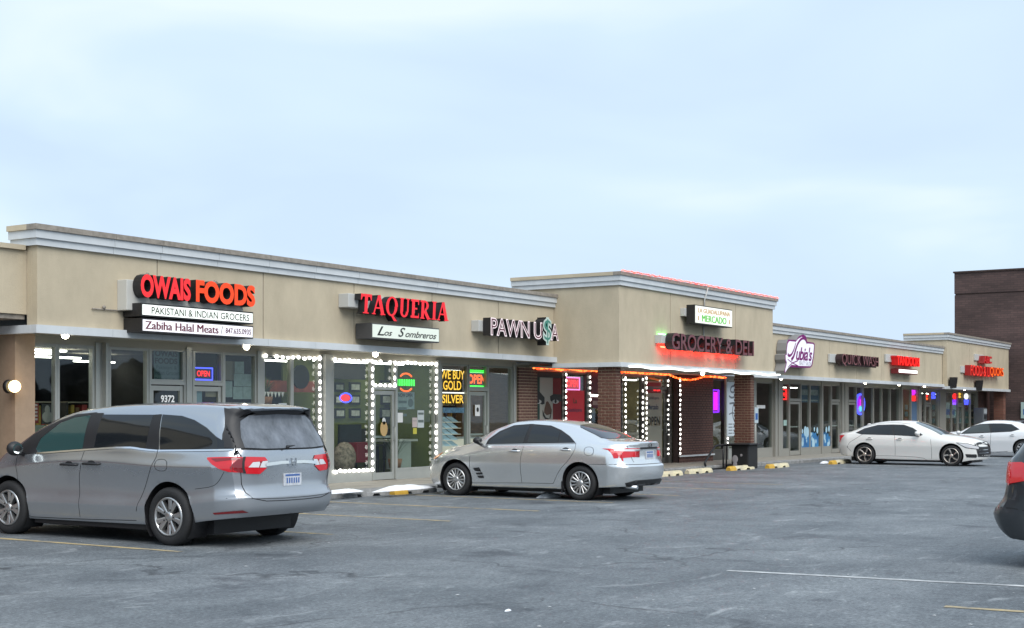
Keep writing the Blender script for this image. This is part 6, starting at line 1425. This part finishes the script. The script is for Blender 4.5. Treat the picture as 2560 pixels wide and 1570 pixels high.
# wing windows
BLU = mat('blue_poster', (.03, .10, .17), .6)
t, x0, x1, z0, z1, Y = poster('large blue poster in the upper laundry window', 2001, 956, 2047, 1006, BLU, GY + .03); h_ = z1 - z0
band(t, x0 + .1, x1 - .1, z0 + h_ * .36, z0 + h_ * .64, Y, mat('pale_blue_print', (.30, .36, .36), .7, var=.5, vscale=6)); band(t, x0 + .1, x1 - .1, z0 + h_ * .06, z0 + h_ * .14, Y, mat('pale_blue_print', ())); band(t, x0 + .1, x1 - .1, z0 + h_ * .84, z0 + h_ * .9, Y, mat('pale_blue_print', ()))
bb = mat('bubble_blue', (.035, .22, .45), .5, var=.5, vscale=1.5, col2=(.02, .09, .26)); rr = random.Random(5)
for (p0, p1, yt, lb) in ((2003, 2046, 1088, 'blue bubble film on the left laundry window'), (2055, 2075, 1085, 'blue bubble film on the right laundry window')):
    x0, x1, z0, z1 = prect(p0, yt, p1, 1127, GY - .02); t = thing('window_film', lb, 'window film', ((x0 + x1) / 2, GY - .02, z0)); top = [(x0 + (x1 - x0) * i / 12, z1 + rr.uniform(-.12, .14)) for i in range(13)]
    bm = NB(); prism(bm, [(x0, z0), (x1, z0)] + top[::-1], GY - .026, GY - .02); mk('sheet', bm, bb, t)
    for k in range(16 if p0 < 2050 else 8):
        bx, bz, br = rr.uniform(x0 + .1, x1 - .1), rr.uniform(z0 + .15, z1 + .25), rr.choice((.05, .07, .1, .16)); bm = NB(); prism(bm, eloop(bx, bz, br, br * 1.25, n=12)[:-1], GY - .032 - k * .0004, GY - .0315 - k * .0004); mk('bubble_print', bm, mat('bubble_pale', (.42, .62, .72), .5), t)
poster('white strip notice on the first wing window', 1891, 1013, 1913, 1021, mat('white_paper', ()), GY - .02, 'notice', 'paper_notice'); poster('small white and green sticker on the salon window', 1959, 1050, 1967, 1064, mat('mint_paper', (.35, .5, .45), .6), GY - .01, 'sticker', 'window_sticker')
poster('blue upright poster near the restaurant door', 2276, 1004, 2292, 1055, mat('slate_blue_poster', (.10, .17, .28), .6), GY - .01)
k = 0
for px in (2262, 2301, 2304, 2330, 2373, 2385, 2399, 2413, 2427):
    for py in (1012, 1029, 1046):
        k += 1; cA = rr.choice([(.30, .30, .27), (.10, .17, .17), (.24, .10, .08), (.14, .28, .28), (.06, .07, .06)])
        x0, x1, z0, z1 = prect(px, py, px + 8, py + 12, GY + .03); bm = NB(); box(bm, x0, x1, GY + .03, GY + .036, z0, z1)
        solo('window_flyer', bm, mat('flyer_%d' % (hash(cA) % 97), cA, .7, var=.5, vscale=5), 'small faded flyer, %s column from the left of the far windows, %s' % (['first', 'second', 'third', 'fourth', 'fifth', 'sixth', 'seventh', 'eighth', 'ninth'][(k - 1) // 3], ['top one', 'middle one', 'bottom one'][(k - 1) % 3]), 'flyer', 'flyers in the far windows')

# ------------------------------------------------------------------ inside the shops
def strip_light(x0, x1, y, z, label, m=None, w=.14, along='x'):
    t = thing('ceiling_light', label, 'ceiling light', ((x0 + x1) / 2, y, z), 'fluorescent lights in the shops'); bm = NB()
    if along == 'x': box(bm, x0, x1, y - w / 2, y + w / 2, z - .03, z)
    else: box(bm, x0 - w / 2, x0 + w / 2, y, y + x1, z - .03, z)
    mk('tube', bm, m or M_TUBE, t)
for x0, x1, y, z, lb in ((15.0, 16.6, 20.2, 2.74, 'front fluorescent light at the left of the grocer shop'), (15.2, 16.9, 20.9, 2.72, 'second fluorescent light at the left of the grocer shop'), (17.2, 18.6, 22.2, 2.72, 'fluorescent light above the middle of the grocer shop'), (19.6, 20.6, 23.5, 2.72, 'fluorescent light at the back of the grocer shop'), (21.1, 22.5, 20.2, 2.74, 'bright fluorescent light in the left taqueria window'), (23.3, 26.4, 20.15, 2.78, 'long fluorescent light over the taqueria tables'), (28.4, 29.8, 20.9, 2.72, 'bright ceiling lamp in the pawn shop'),
        (33.0, 34.2, 20.6, 2.66, 'bright fluorescent light behind the red poster'), (36.4, 38.6, 20.4, 2.64, 'bright fluorescent light behind the grocery door'), (41.9, 43.2, 21.2, 2.6, 'fluorescent light at the grocery corner window'), (52.4, 53.6, 21, 2.62, 'ceiling lamp in the laundry'), (56.0, 57.2, 21, 2.62, 'ceiling lamp left of the violet oval'), (62.8, 64.4, 20.6, 2.62, 'ceiling lamp in the restaurant'), (66.5, 67.6, 20.6, 2.58, 'ceiling lamp at the liquor store left'), (70, 71.2, 20.8, 2.58, 'ceiling lamp in the middle of the liquor store'), (72.6, 74, 21.2, 2.58, 'ceiling lamp at the liquor store right')): strip_light(x0, x1, y, z, lb)
GOODS = [mat('goods_%d' % i, cc, .6) for i, cc in enumerate(((.45, .30, .05), (.40, .05, .04), (.45, .42, .35), (.08, .16, .07), (.30, .16, .06), (.5, .38, .12), (.10, .10, .14)))]
def shelves(x0, x1, y, z0, rows, dz, label, seed, group, dens=.9):
    r_ = random.Random(seed); t = thing('shelf_unit', label, 'shelf', ((x0 + x1) / 2, y, z0), group)
    bm = NB(); box(bm, x0, x0 + .04, y, y + .4, z0, z0 + rows * dz); box(bm, x1 - .04, x1, y, y + .4, z0, z0 + rows * dz); mk('side_panels', bm, M_DK, t)
    for k in range(rows + 1): bm = NB(); box(bm, x0 + .041, x1 - .041, y, y + .4, z0 + k * dz - .012, z0 + k * dz + .012); mk('shelf_board', bm, mat('cream_shelf', (.30, .27, .2), .6), t)
    bm = NB()
    for k in range(rows):
        p = x0 + .06
        while p < x1 - .12:
            w2 = r_.uniform(.06, .16)
            if r_.random() < dens: box(bm, p, p + w2 - .012, y + .02 + r_.uniform(0, .06), y + .3, z0 + k * dz + .014, z0 + k * dz + r_.uniform(.45, .9) * dz, r_.randrange(7))
            p += w2
    o = mk('goods', bm, GOODS, t); o['kind'] = 'stuff'
shelves(15.25, 16.75, 20.6, .14, 4, .42, 'stocked shelf in the leftmost grocer window', 1, 'shop shelves'); shelves(16.9, 17.9, 20.5, .14, 4, .42, 'stocked shelf right of the wide post in the grocer', 2, 'shop shelves'); shelves(17.9, 20.6, 24.4, .14, 4, .36, 'long stocked shelf deep inside the grocer', 3, 'shop shelves')
shelves(28.9, 30.25, 21.3, .14, 5, .42, 'brown stocked shelf at the back of the pawn shop', 4, 'shop shelves', .9); shelves(36.2, 38.8, 22.8, .05, 5, .42, 'stocked shelf behind the grocery door', 5, 'shop shelves'); shelves(31.4, 34.5, 23.2, .05, 5, .42, 'stocked shelf behind the red grocery poster', 6, 'shop shelves')
shelves(62.8, 65.2, 22.5, -.03, 5, .42, 'stocked shelf in the restaurant', 7, 'shop shelves'); shelves(65.8, 75, 22.8, -.05, 5, .42, 'long stocked shelf in the liquor store', 8, 'shop shelves'); shelves(50.3, 54.3, 23, .03, 3, .5, 'row of machines shelf at the back of the laundry', 9, 'shop shelves', .8)
bm = NB(); box(bm, 15.2, 16.6, 19.75, 19.8, .36, 1.42); solo('low_partition', bm, mat('sage_panel', (.20, .22, .18), .6), 'sage green low panel inside the leftmost grocer window', 'panel')
t, x0, x1, z0, z1, Y = poster('red upright banner with pale lettering inside the leftmost grocer window', 82, 1008, 97, 1058, mat('dull_red', (.22, .03, .025), .7), 19.72)
for k in range(5): band(t, x0 + .03, x1 - .03, z0 + .05 + k * .06, z0 + .085 + k * .06, Y, mat('pinkish_paper', ()))
t, x0, x1, z0, z1, Y = poster('dark printed poster with a figure inside the leftmost grocer window', 104, 1010, 132, 1060, mat('dark_poster', (.05, .05, .05), .7, var=.8, vscale=9), 19.72)
bm = NB(); ball(bm, ((x0 + x1) / 2, Y - .004, z1 - .1), .06, .003, .08, 10, 6); ball(bm, ((x0 + x1) / 2, Y - .004, z0 + .12), .12, .003, .10, 10, 6); mk('figure_print', bm, mat('grey_figure', (.28, .27, .25), .7), t)
# taqueria furnishing: framed pictures on a green partition, table, plants
bm = NB(); box(bm, 23.1, 26.7, 20.9, 20.96, .13, 2.86); solo('partition_wall', bm, M_OLIV, 'olive green inner wall behind the taqueria windows', 'wall')
def zB(x, y, Y): return aY(780 + x * .278, 860 + y * .278, Y)
k = 0
for (a_, b_, c_, d_2) in ((205, 345, 292, 430), (342, 342, 438, 432), (205, 455, 295, 545), (345, 455, 435, 545), (208, 578, 300, 668), (342, 578, 438, 665), (620, 325, 700, 385), (625, 450, 715, 545), (620, 575, 710, 670)):
    xa, za = zB(a_, b_, 20.86); xb, zb = zB(c_, d_2, 20.86); k += 1
    t = thing('picture_frame', 'black framed picture on the green taqueria wall, ' + ['top left', 'top right', 'middle left', 'middle right', 'bottom left', 'bottom right', 'above the door', 'upper one in the door glass', 'lower one in the door glass'][k - 1], 'picture', (xa, 20.88, zb), 'framed pictures in the taqueria')
    bm = NB(); box(bm, xa, xb, 20.86, 20.898, zb, za); mk('frame', bm, M_INK, t); bm = NB(); box(bm, xa + .05, xb - .05, 20.853, 20.858, zb + .05, za - .05); mk('picture', bm, mat('picture_print', (.55, .55, .50), .6, var=.5, vscale=7), t)
bm = NB(); xa, za = zB(250, 725, 20.3); xb, zb = zB(445, 925, 20.3); box(bm, xa, xb, 20.3, 20.36, zb, za); solo('menu_board', bm, mat('dark_blue_board', (.018, .026, .035), .4, var=.4, vscale=5), 'dark blue board standing behind the middle taqueria window', 'board')
bm = NB(); xa, za = zB(290, 1040, 20.0); ball(bm, (xa, 20.0, .62), .34, .2, .36, 14, 10); solo('woven_bundle', bm, mat('patterned_cloth', (.26, .20, .15), .8, var=.8, vscale=12, bump=.5, bscale=15), 'patterned round bundle low in the middle taqueria window', 'bundle')
bm = NB(); xa, za = zB(440, 960, 20.1); box(bm, xa - .2, xa + .25, 20.05, 20.4, .5, .95); solo('red_box', bm, mat('dull_crimson', (.25, .015, .03), .6), 'crimson box low in the middle taqueria window', 'box')
bm = NB(); box(bm, 25.7, 26.7, 19.9, 20.4, .95, 1.0); box(bm, 26.0, 26.5, 19.95, 20.3, .3, .95, 1); solo('counter', bm, [mat('pale_counter', (.5, .5, .46), .5), mat('pale_counter_base', (.35, .38, .34), .6)], 'pale counter behind the right taqueria window', 'counter')
def plant(x, y, z, label, seed, n=26, h=.8):
    r_ = random.Random(seed); t = thing('potted_plant', label, 'plant', (x, y, z)); bm = NB(); tube(bm, [(x, y, z), (x, y, z + .22)], [.13, .17], 14); mk('pot', bm, mat('terracotta', (.25, .12, .06), .8), t); bm = NB()
    for _ in range(n):
        a_ = r_.uniform(0, 6.3); l = r_.uniform(.5, 1) * h; sp = r_.uniform(.1, .5) * h; w2 = .018; pv = None
        for i in range(5):
            f = i / 4; p = Vector((x + math.cos(a_) * sp * f, y + math.sin(a_) * sp * f, z + .2 + l * f * (1.25 - .45 * f))); s = Vector((-math.sin(a_), math.cos(a_), 0)) * w2 * (1 - f * .9); q = (bm.verts.new(p - s), bm.verts.new(p + s))
            if pv: bm.faces.new((pv[0], pv[1], q[1], q[0]))
            pv = q
    mk('leaves', bm, mat('leaf_green', (.10, .13, .05), .6), t)
plant(25.75, 19.85, .34, 'spiky potted plant low in the right taqueria window', 2)
plant(22.2, 20.6, 1.75, 'leafy hanging plant at the top of the left taqueria windows', 5, 60, .55)
x, z = aY(754, 942, 20.2); bm = NB(); tube(bm, [(x, 20.2, z), (x, 20.25, z)], .26, 24); solo('hanging_hat', bm, mat('dark_weave', (.02, .025, .025), .7), 'large dark round hat hanging in the left taqueria window', 'hat')
bm = NB(); x0, x1, z0, z1 = prect(654, 952, 792, 980, 20.6); box(bm, x0, x1, 20.6, 20.63, z0, z1); solo('red_valance', bm, mat('brick_red_cloth', (.22, .045, .02), .7, var=.5, vscale=6), 'brick red cloth band across the left taqueria windows', 'cloth')
bm = NB()
for k in range(6): a_ = aY(662 + k * 9, 985, 20.5)[0]; zz = aY(662, 985, 20.5)[1]; prism(bm, [(a_ - .05, zz + .05), (a_ + .05, zz + .05), (a_, zz - .07)], 20.5, 20.51)
solo('bunting', bm, mat('white_paper', ()), 'small white bunting flags in the left taqueria window', 'bunting')
bm = NB(); box(bm, 20.95, 26.5, 22.2, 22.3, .13, 2.1); solo('dark_counter_wall', bm, M_DK, 'dark serving wall behind the left taqueria windows', 'wall')
x0, x1, z0, z1 = prect(829, 903, 914, 948, 20.5); bm = NB(); box(bm, x0, x1, 20.5, 20.54, z0, z1); solo('dark_reflection_panel', bm, mat('painted_dark_reflection', (.012, .013, .012), .9, var=.6, vscale=5), 'dark panel standing in for a reflection at the top of the middle taqueria window', 'cloth')  # dark sheet painted in for the dark reflection on the upper glass
t = thing('dining_table', 'dark table with two chairs behind the right taqueria window', 'table', (26.0, 20.4, .13))
bm = NB(); box(bm, 25.45, 26.35, 20.3, 20.75, .84, .88); mk('table_top', bm, M_DK, t); bm = NB(); box(bm, 25.85, 25.95, 20.48, 20.58, .13, .84); mk('leg', bm, M_BLACK, t)
for q in (25.25, 26.3):
    t = thing('dining_chair', 'dark chair %s of the taqueria table' % ('left' if q < 26 else 'right'), 'chair', (q, 20.4, .13)); bm = NB(); box(bm, q, q + .42, 20.25, 20.65, .50, .56); mk('seat', bm, M_DK, t)
    bm = NB(); box(bm, q + .02, q + .40, 20.62, 20.66, .56, 1.25); mk('backrest', bm, M_DK, t)
    for lx, ly in ((q + .02, 20.27), (q + .37, 20.27), (q + .02, 20.61), (q + .37, 20.61)): bm = NB(); box(bm, lx, lx + .03, ly, ly + .03, .13, .50); mk('leg', bm, M_BLACK, t)
# pawn shop interior
bm = NB(); x0, x1, z0, z1 = prect(1222, 948, 1262, 966, 22.0); box(bm, x0, x1, 22.0, 22.05, z0, z1); box(bm, x0 + .06, x1 - .06, 21.99, 22.0, z0 + .06, z1 - .06, 1); solo('picture_frame', bm, [M_WOOD, mat('dim_picture', (.12, .08, .04), .6)], 'wide framed picture inside the pawn shop', 'picture')
bm = NB(); x0, x1, z0, z1 = prect(1232, 996, 1268, 1062, 20.6); box(bm, x0, x1, 20.6, 20.7, z0, z1); solo('television', bm, mat('black_screen', (.008, .009, .012), .15), 'large black television inside the pawn shop window', 'television')
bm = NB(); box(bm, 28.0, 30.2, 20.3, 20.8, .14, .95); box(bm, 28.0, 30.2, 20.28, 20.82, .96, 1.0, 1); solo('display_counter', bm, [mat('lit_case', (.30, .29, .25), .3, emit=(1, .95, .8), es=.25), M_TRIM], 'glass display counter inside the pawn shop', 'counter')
# grocery interior
bm = NB(); box(bm, 36.2, 37.2, 20.2, 20.9, .05, 1.6); solo('drinks_cooler', bm, mat('blue_black_cooler', (.03, .045, .07), .3), 'blue-black drinks cooler inside the grocery window', 'cooler')
bm = NB(); box(bm, 41.9, 43.1, 20.4, 20.46, .1, 1.35); solo('low_partition', bm, mat('mustard_panel', (.24, .20, .08), .7), 'mustard low panel inside the grocery corner window', 'panel')
# laundry: a lamp with a green glow
x, z = aY(2056, 1037, 21.0); bm = NB(); box(bm, x - .6, x + .6, 21, 21.05, z - .14, z + .16); solo('lit_sign', bm, glow('mint_light', (.5, 1, .8), 1.6), 'mint lit sign deep inside the laundry', 'sign')

# ------------------------------------------------------------------ street furniture
t = thing('trash_bin', 'black trash bin with flat lid beside the right brick pier', 'trash bin', (38.95, 16.95, gz(38.8) + .0)); zg = gz(38.8)
bm = NB(); box(bm, 38.50, 39.20, 16.55, 17.10, zg + .02, zg + .72); mk('bin_body', bm, mat('black_plastic_bin', (.008, .008, .009), .55), t, bevel=.03)
bm = NB(); box(bm, 38.36, 39.30, 16.45, 17.22, zg + .722, zg + .765); mk('lid', bm, M_DARKP, t, bevel=.012)
bm = NB(); ball(bm, (38.495, 16.98, zg + .30), .006, .10, .12, 10, 6); ball(bm, (38.495, 16.98, zg + .15), .006, .07, .08, 10, 6); ball(bm, (38.495, 16.78, zg + .42), .006, .04, .04, 8, 6); mk('pale_sticker', bm, mat('pale_grey_sticker', (.30, .28, .29), .7), t)
t = thing('handrail', 'black bent-pipe handrail in front of the wide brick pier', 'handrail', (37.6, 17.3, gz(37.6) + .1)); bm = NB()
hp = [(1764, 1165), (1761, 1157), (1768, 1146), (1780, 1126), (1788, 1115), (1796, 1113), (1850, 1112), (1890, 1111)]
tube(bm, chaikin([(aY(px, py, 17.3)[0], 17.3, aY(px, py, 17.3)[1]) for px, py in hp], 2), .032, 8); mk('rail', bm, M_BLACK, t)
for px in (1808, 1816): bm = NB(); x, z = aY(px, 1112, 17.3); tube(bm, [(x, 17.3, z), (x, 17.3, gz(x) + .05)], .024, 8); mk('leg', bm, M_BLACK, t)
bm = NB(); xa = aY(1764, 1160, 17.3)[0]; xb = aY(1818, 1160, 17.3)[0]; tube(bm, [(xa, 17.3, gz(xa) + .03), (xb, 17.3, gz(xb) + .03)], .024, 8); mk('foot_rail', bm, M_BLACK, t)
x, z = aY(1890, 1038, 17.2); t = thing('parking_sign', 'blue and white disabled parking sign on a post', 'sign', (x, 17.2, gz(x))); bm = NB(); tube(bm, [(x, 17.23, gz(x)), (x, 17.23, z + .25)], .025, 8); mk('post', bm, M_ALU, t)
bm = NB(); box(bm, x - .12, x + .16, 17.19, 17.2, z - .24, z + .24); mk('plate', bm, mat('pale_blue_plate', (.5, .58, .62), .5), t); bm = NB(); box(bm, x - .07, x + .11, 17.185, 17.189, z - .14, z + .06); mk('blue_symbol', bm, mat('sign_blue', (.02, .10, .35), .5), t)
x, z = aY(2458, 1035, 18.9); t = thing('cash_machine', 'grey cash machine against the brick end wall', 'cash machine', (x, 18.9, gz(x) + .1)); bm = NB(); box(bm, x - .35, x + .35, 18.8, 19.3, gz(x) + .1, z + .32); mk('cabinet', bm, mat('grey_cabinet2', (.10, .11, .12), .5), t, bevel=.03)
bm = NB(); box(bm, x - .28, x + .28, 18.78, 18.799, z + .02, z + .26); mk('header_panel', bm, mat('pale_panel', (.40, .43, .45), .5), t); bm = NB(); box(bm, x - .2, x + .2, 18.78, 18.799, z - .25, z - .05); mk('screen', bm, M_BLACK, t)
d = ray(2558, 1025); tt = 77.9 / d.x; bm = NB(); yy = d.y * tt; zz = CAMZ + d.z * tt; box(bm, 77.9, 77.97, yy - .9, yy + .12, zz - .45, zz + .42); box(bm, 77.895, 77.899, yy - .6, yy - .0, zz - .25, zz + .05, 1); solo('wall_poster', bm, [mat('mint_poster', (.38, .50, .48), .6), mat('sign_blue', ())], 'pale mint notice on the brick warehouse wall at right edge', 'sign')
